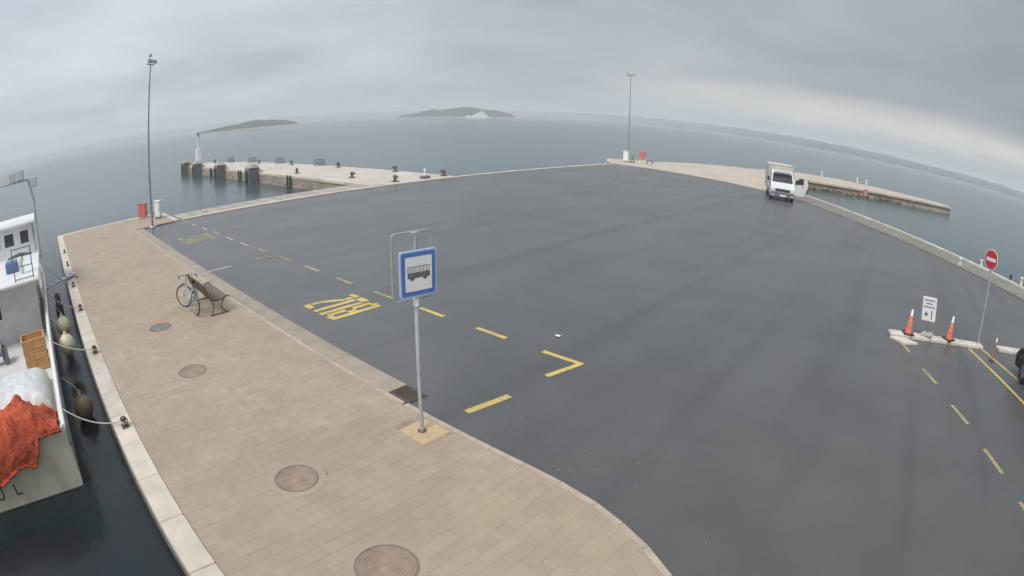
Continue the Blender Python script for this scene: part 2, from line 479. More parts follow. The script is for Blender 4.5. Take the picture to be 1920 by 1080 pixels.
# ------------------------------------------------------------------ mesh helpers
class MB:
    def __init__(self):
        self.v, self.f, self.s = [], [], []

    def add(self, vs, fs, smooth=False):
        o = len(self.v)
        self.v += [tuple(p) for p in vs]
        self.f += [tuple(i + o for i in q) for q in fs]
        self.s += [smooth] * len(fs)
        return self

    def box(self, c, d, rz=0.0, top=1.0, topy=None):
        hx, hy, hz = d[0] / 2, d[1] / 2, d[2] / 2
        ty = top if topy is None else topy
        cs, sn = math.cos(rz), math.sin(rz)
        vs = []
        for k, z in enumerate((-hz, hz)):
            fx, fy = (top, ty) if k else (1, 1)
            for sx, sy in ((-1, -1), (1, -1), (1, 1), (-1, 1)):
                x, y = sx * hx * fx, sy * hy * fy
                vs.append((c[0] + cs * x - sn * y, c[1] + sn * x + cs * y, c[2] + z))
        return self.add(vs, [(3, 2, 1, 0), (4, 5, 6, 7), (0, 1, 5, 4), (1, 2, 6, 5), (2, 3, 7, 6), (3, 0, 4, 7)])

    def rbox(self, c, d, r=0.02, rz=0.0):
        """box with chamfered edges"""
        hx, hy, hz = d[0] / 2, d[1] / 2, d[2] / 2
        r = min(r, hx * .9, hy * .9, hz * .9)
        cs, sn = math.cos(rz), math.sin(rz)
        vs = []
        for z, i in ((-hz, r), (-hz + r, 0), (hz - r, 0), (hz, r)):
            X, Y = hx - i, hy - i
            ch = r if i == 0 else r * 0.5
            for x, y in ((-X + ch, -Y), (X - ch, -Y), (X, -Y + ch), (X, Y - ch), (X - ch, Y), (-X + ch, Y), (-X, Y - ch), (-X, -Y + ch)):
                vs.append((c[0] + cs * x - sn * y, c[1] + sn * x + cs * y, c[2] + z))
        fs = [tuple(range(7, -1, -1)), tuple(range(24, 32))]
        for k in range(3):
            for j in range(8):
                a, b = k * 8 + j, k * 8 + (j + 1) % 8
                fs.append((a, b, b + 8, a + 8))
        return self.add(vs, fs)

    def prism(self, poly, z0, z1):
        n = len(poly)
        area = sum(poly[i][0] * poly[(i + 1) % n][1] - poly[(i + 1) % n][0] * poly[i][1] for i in range(n))
        if area < 0:
            poly = poly[::-1]
        vs = [(x, y, z0) for x, y in poly] + [(x, y, z1) for x, y in poly]
        fs = [tuple(range(n - 1, -1, -1)), tuple(range(n, 2 * n))]
        fs += [(i, (i + 1) % n, n + (i + 1) % n, n + i) for i in range(n)]
        return self.add(vs, fs)

    def sheet(self, poly, z):
        n = len(poly)
        area = sum(poly[i][0] * poly[(i + 1) % n][1] - poly[(i + 1) % n][0] * poly[i][1] for i in range(n))
        if area < 0:
            poly = poly[::-1]
        return self.add([(x, y, z) for x, y in poly], [tuple(range(n))])

    def tube(self, path, r, n=8, caps=True, closed=False):
        path = [Vector(p) for p in path]
        m = len(path)
        rs = r if isinstance(r, (list, tuple)) else [r] * m
        vs, prev = [], None
        for i, p in enumerate(path):
            if closed:
                d = path[(i + 1) % m] - path[i - 1]
            else:
                d = path[min(i + 1, m - 1)] - path[max(i - 1, 0)]
            d.normalize()
            if prev is None:
                a = d.orthogonal().normalized()
            else:
                a = (prev - d * prev.dot(d))
                a = a.normalized() if a.length > 1e-6 else d.orthogonal().normalized()
            prev = a
            b = d.cross(a)
            for k in range(n):
                t = 2 * math.pi * k / n
                vs.append(p + (a * math.cos(t) + b * math.sin(t)) * rs[i])
        fs = []
        for i in range(m if closed else m - 1):
            j = (i + 1) % m
            for k in range(n):
                l = (k + 1) % n
                fs.append((i * n + k, i * n + l, j * n + l, j * n + k))
        self.add(vs, fs, True)
        if caps and not closed:
            self.add(vs[:n], [tuple(range(n - 1, -1, -1))])
            self.add(vs[-n:], [tuple(range(n))])
        return self

    def lathe(self, prof, c=(0, 0, 0), n=16, axis='z', smooth=True):
        vs, fs = [], []
        for r, z in prof:
            for k in range(n):
                t = 2 * math.pi * k / n
                p = (r * math.cos(t), r * math.sin(t), z)
                if axis == 'x':
                    p = (p[2], p[0], p[1])
                elif axis == 'y':
                    p = (p[1], p[2], p[0])
                vs.append((c[0] + p[0], c[1] + p[1], c[2] + p[2]))
        m = len(prof)
        for i in range(m - 1):
            for k in range(n):
                l = (k + 1) % n
                fs.append((i * n + k, i * n + l, (i + 1) * n + l, (i + 1) * n + k))
        self.add(vs, fs, smooth)
        self.add(vs[:n], [tuple(range(n - 1, -1, -1))])
        self.add(vs[-n:], [tuple(range(n))])
        return self

    def torus(self, c, R0, r, axis=(0, 1, 0), n=28, k=6):
        ax = Vector(axis).normalized()
        a = ax.orthogonal().normalized()
        b = ax.cross(a)
        pts = [Vector(c) + (a * math.cos(2 * math.pi * i / n) + b * math.sin(2 * math.pi * i / n)) * R0 for i in range(n)]
        return self.tube(pts, r, k, closed=True)

    def mesh(self, name, m):
        me = bpy.data.meshes.new(name)
        me.from_pydata(self.v, [], self.f)
        me.polygons.foreach_set('use_smooth', self.s)
        if m:
            me.materials.append(MT[m] if isinstance(m, str) else m)
        me.update()
        return me

    def build(self, name, m, parent=None, loc=None):
        o = bpy.data.objects.new(name, self.mesh(name, m))
        COL.objects.link(o)
        if parent:
            o.parent = parent
        if loc:
            o.location = loc
        return o


def tag(o, label=None, cat=None, group=None, kind=None):
    for k, v in (('label', label), ('category', cat), ('group', group), ('kind', kind)):
        if v:
            o[k] = v
    return o


def thing(name, label, cat, loc=(0, 0, 0), rz=0.0, group=None):
    o = bpy.data.objects.new(name, None)
    o.empty_display_size = 0.2
    COL.objects.link(o)
    o.location = loc
    o.rotation_euler = (0, 0, rz)
    return tag(o, label, cat, group)


def copy_tree(o, label, loc, rz=None, parent=None):
    c = o.copy()
    COL.objects.link(c)
    if parent:
        c.parent = parent
    else:
        c.location = loc
        if rz is not None:
            c.rotation_euler = (0, 0, rz)
        c['label'] = label
    for ch in list(o.children):
        copy_tree(ch, None, None, None, c)
    return c


def text_mesh(name, body, size, m, parent, mat4):
    cu = bpy.data.curves.new(name, 'FONT')
    cu.body = body
    cu.size = size
    cu.align_x = 'CENTER'
    cu.extrude = 0.002
    t = bpy.data.objects.new(name, cu)
    COL.objects.link(t)
    bpy.context.view_layer.update()
    me = bpy.data.meshes.new_from_object(t.evaluated_get(bpy.context.evaluated_depsgraph_get()))
    bpy.data.objects.remove(t)
    me.materials.clear()
    me.materials.append(MT[m])
    o = bpy.data.objects.new(name, me)
    COL.objects.link(o)
    o.parent = parent
    o.matrix_local = mat4
    return o


# ================================================================== SETTING

# sea: one sheet to the horizon
mb = MB()
rings = [0, 15, 40, 90, 200, 450, 1000, 2200, 5600]
NS = 72
for r in rings[1:]:
    for k in range(NS):
        a = 2 * math.pi * k / NS
        mb.v.append((r * math.cos(a), r * math.sin(a), WZ))
mb.v.append((0, 0, WZ))
cidx = len(mb.v) - 1
for k in range(NS):
    mb.f.append((cidx, k, (k + 1) % NS))
    mb.s.append(False)
for i in range(len(rings) - 2):
    for k in range(NS):
        l = (k + 1) % NS
        mb.f.append((i * NS + k, (i + 1) * NS + k, (i + 1) * NS + l, i * NS + l))
        mb.s.append(False)
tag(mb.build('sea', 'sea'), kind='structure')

# quay body: stone walls from the sea bed up
RAIL = [(25, 15.1), (-9.4, 54.5)]
land = [(-36.6, 0.47), (25, 0.47), (25, 15.1), (-9.4, 54.5), (-11, 66), (-13, 77), (-24, 80), (-29, 74), (-32, 65.5),
        (-36, 61.2), (-33.7, 57.2), (-32.3, 55.9), (-32.3, 8.6), (-36.6, 8.6)]
quay = MB().prism(land, -5, -0.09).build('quay', 'wall')
tag(quay, kind='structure')

# asphalt yard
asph = [(-31.9, 1.5), (24.7, 1.5), (24.7, 11.2), (9, 28.95), (1.7, 37.4), (-2.3, 41.6), (-7.9, 48.1), (-10.5, 50.3), (-13.5, 51.9), (-17.8, 53.7),
        (-22.8, 55.0), (-28, 55.9), (-31.9, 56.0)]
yard = MB().prism(asph, -0.3, -0.05).build('asphalt_yard', 'asphalt')
tag(yard, kind='structure')

# stone promenade round the far and right edge
prom = [(-9.4, 54.5), (-11, 66), (-13, 77), (-24, 80), (-29, 74), (-32, 65.5), (-36, 61.2), (-33.7, 57.2), (-32.3, 55.9),
        (-31.9, 56.0), (-28, 55.9), (-22.8, 55.0), (-17.8, 53.7), (-13.5, 51.9), (-10.5, 50.3)]
promenade = MB().prism(prom, -0.28, -0.02).build('promenade', 'concrete')
strip_poly = [(24.7, 11.2), (25, 15.1), (-9.4, 54.5), (-10.5, 50.3), (-7.9, 48.1), (-2.3, 41.6), (1.7, 37.4), (9, 28.95)]
side_walk = MB().prism(strip_poly, -0.28, -0.015).build('side_walk', 'concrete_grey')
tag(side_walk, kind='structure')
tag(promenade, kind='structure')

# pavement bed, slabs, kerb
KERB = [(-7.05, 5.65), (-6.4, 5.65), (-5.7, 5.65), (-5.0, 5.65), (-4.33, 5.65), (-3.63, 5.62), (-2.93, 5.51), (-2.4, 5.345), (-1.88, 5.12),
        (-1.34, 4.79), (-0.92, 4.40), (-0.58, 3.90), (-0.34, 3.3), (-0.2, 2.6), (-0.12, 1.8), (-0.1, 0.9)]


def offset(pl, d):
    out = []
    for i, p in enumerate(pl):
        a, b = pl[max(i - 1, 0)], pl[min(i + 1, len(pl) - 1)]
        tx, ty = b[0] - a[0], b[1] - a[1]
        l = math.hypot(tx, ty)
        out.append((p[0] + ty / l * -d, p[1] - tx / l * -d))
    return out


KIN = offset(KERB, -0.105)                   # inner edge of the kerb stones
bed = [(-36.2, 0.9), (-36.2, 8.3), (-31.9, 8.3), (-31.9, 5.55), (-7.05, 5.55)] + KIN + [(-0.2, 0.89), (-36.2, 0.89)]
pavement = MB().prism(bed, -0.2, -0.003).build('pavement', 'mortar')
tag(pavement, kind='structure')


def clip(poly, a, b):
    """keep the part of poly to the right of the line a->b"""
    out = []
    sd_ = lambda p: (b[0] - a[0]) * (p[1] - a[1]) - (b[1] - a[1]) * (p[0] - a[0])
    for i, p in enumerate(poly):
        q = poly[(i + 1) % len(poly)]
        dp, dq = sd_(p), sd_(q)
        if dp <= 0:
            out.append(p)
        if dp * dq < 0:
            t = dp / (dp - dq)
            out.append((p[0] + (q[0] - p[0]) * t, p[1] + (q[1] - p[1]) * t))
    return out


MH = [(-6.37, 2.83, 0.365), (-11.17, 2.82, 0.365), (-14.51, 2.92, 0.365), (-4.06, 2.69, 0.42)]
PLATE = (-6.43, -5.80, 4.92, 5.53)
SX, SY = 0.21, 0.30
cells = []
ix = 0
x = -36.18
while x < -0.15:
    ymax = 5.53 if x > -31.95 else 8.28
    y = 0.895 - (0.15 if ix % 2 else 0.0)
    while y < ymax:
        y0, y1 = max(y, 0.895), min(y + SY, ymax)
        y += SY
        if y1 - y0 < 0.03:
            continue
        if x > -31.95 and x + SX < -31.0 and y0 > 5.5:
            continue
        cx, cy = x + SX / 2, (y0 + y1) / 2
        if x + SX > PLATE[0] and x < PLATE[1] and y1 > PLATE[2] and y0 < PLATE[3]:
            y1 = min(y1, PLATE[2])
            if y1 - y0 < 0.03:
                continue
        poly = [(x + .001, y0 + .001), (x + SX - .001, y0 + .001), (x + SX - .001, y1 - .001), (x + .001, y1 - .001)]
        full = abs((y1 - y0) - SY) < 1e-6
        if x > -4.4:
            for a, b in zip(KIN[3:], KIN[4:]):
                q = clip(poly, a, b)
                if len(q) != 4 or any(abs(u[0] - w[0]) + abs(u[1] - w[1]) > 1e-6 for u, w in zip(q, poly)):
                    full = False
                poly = q
                if len(poly) < 3:
                    break
            if len(poly) < 3:
                continue
        if any(math.hypot(cx - mx_, cy - my_) < mr_ - 0.02 for mx_, my_, mr_ in MH):
            continue
        cells.append((poly, full, cx, cy))
    x += SX
    ix += 1
vis = lambda c: -7.2 < c[2] and math.hypot(c[2], c[3]) > 4.45 and (c[2] < -1.2)
near = sorted([c for c in cells if vis(c)], key=lambda c: math.hypot(c[2], c[3]))[:290]
nid = {id(c) for c in near}
slab_me = {}
for mname in ('paving', 'paving_b'):
    slab_me[mname] = MB().rbox((0, 0, 0), (SX - .002, SY - .002, 0.05), 0.001).mesh('paving_slab', mname)


def slab_poly(mbx, poly, dz):
    n = len(poly)
    cx = sum(p[0] for p in poly) / n
    cy = sum(p[1] for p in poly) / n
    ins = [(p[0] + (cx - p[0]) * 0.012, p[1] + (cy - p[1]) * 0.012) for p in poly]
    vs = [(p[0], p[1], -0.02) for p in poly] + [(p[0], p[1], dz - 0.004) for p in poly] + [(p[0], p[1], dz) for p in ins]
    fs = [tuple(range(2 * n, 3 * n))]
    for k in range(2):
        fs += [(k * n + i, k * n + (i + 1) % n, (k + 1) * n + (i + 1) % n, (k + 1) * n + i) for i in range(n)]
    mbx.add(vs, fs)


field = {'paving': MB(), 'paving_b': MB()}
for c in cells:
    poly, full, cx, cy = c
    dz = random.uniform(-0.0012, 0.0012)
    mname = 'paving_b' if random.random() < 0.33 else 'paving'
    if id(c) in nid:
        if full:
            o = bpy.data.objects.new('paving_slab', slab_me[mname])
            o.location = (cx, cy, dz - 0.025)
            o.rotation_euler = (random.uniform(-.002, .002), random.uniform(-.002, .002), random.uniform(-.004, .004))
            COL.objects.link(o)
            o.parent = pavement
        else:
            q = MB()
            slab_poly(q, poly, dz)
            q.build('paving_slab', mname, pavement)
    else:
        slab_poly(field[mname], poly, dz)
for k, q in field.items():
    tag(q.build('paving_field', k, pavement), kind='stuff')

# light square patch round the foot of the bus stop pole
MB().rbox(((PLATE[0] + PLATE[1]) / 2, (PLATE[2] + PLATE[3]) / 2, -0.02), (0.62, 0.60, 0.05), 0.006).build(
    'concrete_patch', mat('patch', (0.47, 0.34, 0.20), 0.7, 0.12, 4, 6, coord='World'), pavement)

# kerb stones
kout, kin = KERB, KIN
seg = [((-31.9 + i * 0.8, 5.65), (-31.9 + (i + 1) * 0.8, 5.65)) for i in range(31)]
for (ax, ay), (bx_, by_) in seg:
    MB().rbox(((ax + bx_) / 2, 5.597, -0.09), (0.792, 0.10, 0.19), 0.008).build('kerb_stone', 'kerb', pavement)
for i in range(len(KERB) - 1):
    g = 0.004
    a, b, c, d = kout[i], kout[i + 1], kin[i + 1], kin[i]
    L = math.hypot(b[0] - a[0], b[1] - a[1])
    t = g / L
    lerp = lambda p, q, s: (p[0] + (q[0] - p[0]) * s, p[1] + (q[1] - p[1]) * s)
    pl = [lerp(a, b, t), lerp(a, b, 1 - t), lerp(d, c, 1 - t), lerp(d, c, t)]
    q = MB()
    n = 4
    cx = sum(p[0] for p in pl) / 4
    cy = sum(p[1] for p in pl) / 4
    ins = [(p[0] + (cx - p[0]) * 0.05, p[1] + (cy - p[1]) * 0.05) for p in pl]
    vs = [(p[0], p[1], -0.2) for p in pl] + [(p[0], p[1], -0.003) for p in pl] + [(p[0], p[1], 0.004) for p in ins]
    fs = [(8, 9, 10, 11)] + [(k * 4 + j, k * 4 + (j + 1) % 4, (k + 1) * 4 + (j + 1) % 4, (k + 1) * 4 + j) for k in range(2) for j in range(4)]
    # wind outward
    ar = sum(pl[j][0] * pl[(j + 1) % 4][1] - pl[(j + 1) % 4][0] * pl[j][1] for j in range(4))
    if ar < 0:
        fs = [f[::-1] for f in fs]
    q.add(vs, fs)
    q.build('kerb_stone', 'kerb', pavement)

# concrete gutter beside the kerb, up to the drain
for i in range(12):
    xa = -31.9 + i * 2.03
    xb = min(xa + 2.03, -7.66)
    MB().rbox(((xa + xb) / 2, 5.905, -0.08), (xb - xa - 0.008, 0.50, 0.10), 0.006).build('gutter_slab', 'gutter', yard)

# drain grate
dg = thing('drain_grate', 'dark rectangular street drain grate at the end of the concrete gutter', 'drain grate', (-7.36, 5.92, -0.05))
MB().box((0, 0, -0.02), (0.56, 0.44, 0.05)).build('pit', 'black', dg)
fr = MB()
for c, d in (((0, 0.205, 0.012), (0.58, 0.04, 0.03)), ((0, -0.205, 0.012), (0.58, 0.04, 0.03)), ((0.275, 0, 0.013), (0.03, 0.37, 0.03)), ((-0.275, 0, 0.013), (0.03, 0.37, 0.03))):
    fr.box(c, d)
fr.build('frame', 'iron', dg)
for i in range(9):
    MB().box((-0.22 + i * 0.055, 0, 0.016), (0.028, 0.37, 0.02)).build('bar', 'iron', dg)

# quay coping stones
for i in range(32):
    xa = -36.6 + i * 1.2
    L = 1.2 - 0.012
    MB().rbox((xa + 0.6, 0.672, -0.15), (L, 0.43, 0.34), 0.015).build('coping_stone', 'coping', quay)
for i in range(6):
    MB().rbox((-36.42, 1.5 + i * 1.2, -0.15), (0.42, 1.19, 0.335), 0.015).build('coping_stone', 'coping', quay)
for i in range(3):
    MB().rbox((-35.45 + i * 1.38, 8.46, -0.15), (1.37, 0.30, 0.34), 0.015).build('coping_stone', 'coping', quay)
for i in range(22):
    MB().rbox((-32.11, 8.9 + (i + .5) * 2.13, -0.16), (0.42, 2.11, 0.32), 0.015).build('coping_stone', 'coping', quay)
# right-hand white coping
rv = Vector((RAIL[1][0] - RAIL[0][0], RAIL[1][1] - RAIL[0][1], 0))
RL = rv.length
rv.normalize()
ra_ = math.atan2(rv.y, rv.x)
for i in range(22):
    p = Vector((RAIL[0][0], RAIL[0][1], 0)) + rv * (i + .5) * (RL / 22)
    MB().rbox((p.x - 0.15, p.y - 0.12, -0.03), (RL / 22 - 0.012, 0.30, 0.24), 0.02, ra_).build('coping_stone', 'white_kerb', quay)
# far corner coping
for a, b in (((-33.7, 57.2), (-32.3, 55.9)), ((-36, 61.2), (-33.7, 57.2)), ((-32, 65.5), (-36, 61.2))):
    L = math.dist(a, b)
    MB().rbox(((a[0] + b[0]) / 2 + .12, (a[1] + b[1]) / 2, 0.0), (L - 0.02, 0.35, 0.14), 0.02, math.atan2(b[1] - a[1], b[0] - a[0])).build(
        'coping_stone', 'coping', quay)

# sloping concrete slabs along the ferry berth
for i in range(14):
    y0 = 8.85 + i * 1.04
    q = MB()
    xa, xb, za, zb = -32.34, -34.70, -0.03, -0.06
    ya, yb = y0 + 0.05, y0 + 0.99
    q.add([(xa, ya, za - .5), (xa, yb, za - .5), (xb, yb, zb - .9), (xb, ya, zb - .9), (xa, ya, za), (xa, yb, za), (xb, yb, zb), (xb, ya, zb)],
          [(0, 1, 2, 3), (7, 6, 5, 4), (0, 4, 5, 1), (1, 5, 6, 2), (2, 6, 7, 3), (3, 7, 4, 0)])
    q.build('berth_slab', 'slab', quay)
MB().box((-33.45, 16.1, -2.2), (2.2, 14.5, 3.6)).build('berth_footing', 'wall', quay)

# left pier
pl_ = [(-32.3, 23.45), (-80, 23.3), (-82, 25.2), (-81.2, 27.6), (-69, 30.0), (-50, 30.9), (-32.3, 31.6)]
pier = MB().prism(pl_, -5, -0.16).build('pier', 'pier_wall')
tag(pier, kind='structure')
# deck panels cast in bays
nb = 13
for i in range(nb):
    xa, xb = -32.35 - i * 3.66, -32.35 - (i + 1) * 3.66 + 0.015
    far = lambda X: 31.6 + (30.9 - 31.6) * (-32.3 - X) / 17.7 if X > -50 else (30.9 + (30.0 - 30.9) * (-50 - X) / 19 if X > -69 else 30.0 - (30 - 27.6) * (-69 - X) / 12.2)
    MB().prism([(xa, 24.42), (xa, far(xa) - 0.02), (xb, far(xb) - 0.02), (xb, 24.42)], -0.155, -0.012 + random.uniform(-.004, .004)).build('deck_panel', 'pier_deck', pier)
    MB().rbox(((xa + xb) / 2, 23.88, -0.08), (abs(xb - xa) - 0.01, 1.02, 0.24), 0.02).build('coping_stone', 'coping', pier)
MB().prism([(-79.95, 23.4), (-80, 23.3), (-82, 25.2), (-81.2, 27.6), (-79.95, 27.8)], -0.155, -0.02).build('deck_panel', 'pier_deck', pier)

# right pier: old stone mole
rp = [(-13, 77), (10.7, 90.5), (11.4, 95.2), (-10, 97), (-18, 92), (-24, 80)]
mole = MB().prism(rp, -5, -0.25).build('mole', 'stone_pier')
tag(mole, kind='structure')
top = [(-13.2, 77.4), (10.3, 90.7), (11.0, 94.9), (-10, 96.6), (-17.6, 91.8), (-23.4, 80.2)]
MB().prism(top, -0.24, -0.01).build('mole_top', 'concrete', mole)
for i in range(17):
    t = (i + .5) / 17
    px, py = -13 + 23.7 * t, 77 + 13.5 * t
    MB().rbox((px + 0.1, py - 0.05, -0.06), (1.57, 0.5, 0.34), 0.03, math.atan2(13.5, 23.7)).build('coping_stone', 'coping', mole)
# rocks at its foot
for i in range(46):
    t = random.random() ** 1.6 * 0.72
    off = random.uniform(0.1, 1.1)
    px, py = -13 + 23.7 * t + off * 0.5, 77 + 13.5 * t - off * 0.87
    q = MB()
    s = random.uniform(0.3, 0.7)
    vs, n = [], 7
    for k, (zz_, rr_) in enumerate(((-0.5, 0.9), (-0.1, 1.0), (0.28, 0.75), (0.45, 0.35))):
        for j in range(n):
            a = 2 * math.pi * j / n
            r_ = rr_ * random.uniform(0.75, 1.15)
            vs.append((r_ * math.cos(a) * s, r_ * math.sin(a) * s, zz_ * s))
    fs = [tuple(range(3 * n, 4 * n))] + [(k * n + j, k * n + (j + 1) % n, (k + 1) * n + (j + 1) % n, (k + 1) * n + j) for k in range(3) for j in range(n)]
    q.add(vs, fs)
    q.build('boulder', 'rock', mole, (px, py, WZ + 0.05 + random.uniform(0, 0.25)))

# ------------------------------------------------------------------ road markings
AZ = -0.05 + 0.005


def strip(name, a, b, w, m, z=AZ, skew=0.0):
    a, b = Vector(a), Vector(b)
    d = (b - a).normalized()
    n = Vector((-d.y, d.x)) * w / 2
    q = MB()
    k = d * skew
    q.add([(a.x - n.x - k.x, a.y - n.y - k.y, z), (b.x - n.x - k.x, b.y - n.y - k.y, z), (b.x + n.x + k.x, b.y + n.y + k.y, z), (a.x + n.x + k.x, a.y + n.y + k.y, z)], [(0, 1, 2, 3)])
    return q.build(name, m, yard)


for xc, y, m in ((-8.32, 9.30, 'yellow'), (-10.38, 9.28, 'yellow'), (-12.38, 9.25, 'yellow_worn'), (-14.4, 9.2, 'yellow_worn'), (-16.45, 9.2, 'yellow_pale'),
                 (-18.5, 9.15, 'yellow_worn'), (-20.4, 9.1, 'yellow_worn'), (-22.2, 9.0, 'yellow_pale'), (-24.0, 8.98, 'yellow_pale'), (-25.9, 8.95, 'yellow_pale'),
                 (-27.7, 8.9, 'yellow_pale'), (-29.5, 8.85, 'yellow_pale'), (-31.0, 8.8, 'yellow_pale')):
    strip('dash_marking', (xc - .47, y), (xc + .47, y), 0.13, m)
strip('corner_marking', (-6.78, 9.29), (-5.74, 9.31), 0.13, 'yellow')
strip('corner_marking', (-5.80, 9.24), (-5.98, 8.35), 0.13, 'yellow', AZ + 0.003)
strip('bay_marking', (-6.13, 6.23), (-5.98, 7.22), 0.15, 'yellow')
strip('bay_marking', (-19.12, 6.17), (-19.13, 7.15), 0.12, 'white_worn')
strip('bay_marking', (-19.2, 8.15), (-19.15, 9.07), 0.12, 'yellow_worn', AZ + 0.003)
for a, b in (((1.1, 16.29), (1.42, 15.63)), ((1.86, 14.57), (2.30, 13.76)), ((2.75, 12.67), (3.2, 11.84)), ((3.6, 10.84), (4.06, 9.96)), ((4.45, 9.05), (4.9, 8.15))):
    strip('dash_marking', a, b, 0.13, 'yellow_worn')
strip('edge_marking', (3.80, 17.62), (6.9, 11.3), 0.13, 'yellow')
strip('edge_marking', (4.42, 17.9), (7.6, 12.6), 0.13, 'yellow', AZ + 0.002)


# BUS lettering, stencilled: read from the far side of the lane
def bus_word(x0, y0, w, h, m, parent):
    """letters along -X, tops towards -Y; strokes in unit cells"""
    L = {'B': [(0, .02, .31, .98), (.33, 0, .58, .13), (.33, .43, .58, .60), (.33, .87, .58, 1), (.60, .06, .90, .44), (.60, .58, .90, .94)],
         'U': [(0, .16, .31, 1), (.59, .16, .90, 1), (.10, 0, .80, .14)],
         'S': [(.0, .0, .66, .11), (.0, .13, .30, .28), (.60, .70, .90, .86), (.22, .88, .90, 1.0)]}
    q = MB()
    cw = w / 3
    for i, ch in enumerate('BUS'):
        for (a, b, c, d) in L[ch]:
            X0, X1 = x0 - (i + a) * cw, x0 - (i + c) * cw
            Y0, Y1 = y0 + h - b * h, y0 + h - d * h
            q.add([(X1, Y1, AZ), (X0, Y1, AZ), (X0, Y0, AZ), (X1, Y0, AZ)], [(0, 1, 2, 3)])
        if ch == 'S':                        # slanting middle stroke
            pts = [(.0, .30), (.34, .30), (.90, .68), (.56, .68)]
            q.add([(x0 - (i + a) * cw, y0 + h - b * h, AZ) for a, b in pts], [(0, 1, 2, 3)])
    return q.build('bus_lettering', m, parent)


bus_word(-11.68, 7.02, 1.62, 1.65, 'yellow', yard)
bus_word(-24.75, 6.95, 1.75, 1.65, 'yellow_worn', yard)

# ------------------------------------------------------------------ distant land
def terrain(name, mname, az0, az1, r0, r1, hf, na, nr, seed):
    """a wooded shore: az in degrees, hf(t) crest height in metres along the span"""
    q = MB()
    for i in range(na + 1):
        t = i / na
        a = R(az0 + (az1 - az0) * t)
        hh = hf(t)
        rin = r0(t) if callable(r0) else r0
        for j in range(nr + 1):
            u = j / nr
            r = rin + (r1 - rin) * u
            x_, y_ = r * math.cos(a), r * math.sin(a)
            shape = min(1, (u / 0.30)) ** 0.6 * (1 if u < .6 else max(0, (1 - u) / .4))
            nz = mnoise.fractal(Vector((x_ / 60, y_ / 60, seed)), 0.9, 2.0, 4)
            nf = mnoise.noise(Vector((x_ / 7, y_ / 7, seed + 5))) + .6 * mnoise.noise(Vector((x_ / 3.2, y_ / 3.2, seed + 9)))
            z = WZ - 0.5 + shape * max(0.0, hh * (1 + 0.22 * nz) + nf * min(2.2, hh * .22)) + (0.9 if u > 0 else 0)
            if u == 0:
                z = WZ - 1
            q.v.append((x_, y_, z))
    for i in range(na):
        for j in range(nr):
            a = i * (nr + 1) + j
            q.f.append((a, a + 1, a + nr + 2, a + nr + 1))
            q.s.append(False)
    o = q.build(name, mname)
    return tag(o, kind='structure')


def prof(pts):
    def f(t):
        for (a, ha), (b, hb) in zip(pts, pts[1:]):
            if a <= t <= b:
                k = (t - a) / (b - a)
                k = k * k * (3 - 2 * k)
                return ha + (hb - ha) * k
        return pts[-1][1]
    return f


terrain('island', 'forest', 142.0, 129.6, 960, 1180, prof([(0, 0.6), (.08, 5), (.3, 12), (.6, 16.5), (.8, 13.5), (.93, 7), (1, 0.4)]), 420, 30, 1.0)
terrain('headland', 'forest', 163.2, 151.6, 660, 820, prof([(0, 0.3), (.12, 3.5), (.35, 6), (.6, 9.5), (.85, 7), (.96, 3), (1, .3)]), 340, 24, 9.0)
terrain('far_coast', 'coast', 200, 128, 2700, 3500, prof([(0, 18), (.3, 22), (.55, 28), (.8, 26), (1, 28)]), 240, 10, 4.0)
terrain('coast', 'coast', 132, 52, lambda t: 2500 - 1450 * min(1, t / .42), 3300, prof([(0, 20), (.15, 28), (.3, 24), (.45, 19), (.6, 17), (.8, 17), (1, 16)]), 380, 14, 2.0)

# ================================================================== BUS STOP SIGN
bs = thing('bus_stop_sign', 'blue and white bus stop sign on a tall grey pole by the kerb', 'bus sign', (-6.14, 5.19, 0), R(-10))
MB().lathe([(0.034, -0.02), (0.034, 2.30), (0.024, 2.31), (0.024, 3.27)], n=14).build('pole', 'galv', bs)
MB().lathe([(0.075, -0.01), (0.075, 0.012), (0.045, 0.02)], n=14).build('base_plate', 'iron', bs)
MB().lathe([(0.046, 2.19), (0.046, 2.31), (0.03, 2.325)], n=14).build('collar', 'sign_white', bs)


def rrect(w, h, r, n=5):
    pts = []
    for cx, cy, a0 in ((w / 2 - r, h / 2 - r, 0), (-w / 2 + r, h / 2 - r, 90), (-w / 2 + r, -h / 2 + r, 180), (w / 2 - r, -h / 2 + r, 270)):
        for k in range(n + 1):
            a = R(a0 + 90 * k / n)
            pts.append((cx + r * math.cos(a), cy + r * math.sin(a)))
    return pts


def plate(name, m, parent, w, h, r, cx, cz, x0, x1, cy=0.0):
    """rounded plate standing in the YZ plane between x0 and x1 (x1 = face)"""
    pts = rrect(w, h, r)
    n = len(pts)
    vs = [(x0, cy + cx + p[0], cz + p[1]) for p in pts] + [(x1, cy + cx + p[0], cz + p[1]) for p in pts]
    fs = [tuple(range(n - 1, -1, -1)), tuple(range(n, 2 * n))] + [(i, (i + 1) % n, n + (i + 1) % n, n + i) for i in range(n)]
    return MB().add(vs, fs).build(name, m, parent)


pz = 2.71
pan = plate('panel', 'sign_blue_rim', bs, 0.62, 0.69, 0.035, 0, pz, 0.05, 0.085)
plate('blue_border', 'sign_blue', pan, 0.575, 0.645, 0.025, 0, pz, 0.085, 0.088)
plate('white_field', 'sign_white', pan, 0.45, 0.51, 0.015, 0, pz, 0.088, 0.091)
# bus pictogram (faces +X, seen with +Y to the right)
bus = MB()
X = 0.0925


def yz(q, y0, z0, y1, z1, x=X):
    q.add([(x, y0, pz + z0), (x, y1, pz + z0), (x, y1, pz + z1), (x, y0, pz + z1)], [(0, 1, 2, 3)])


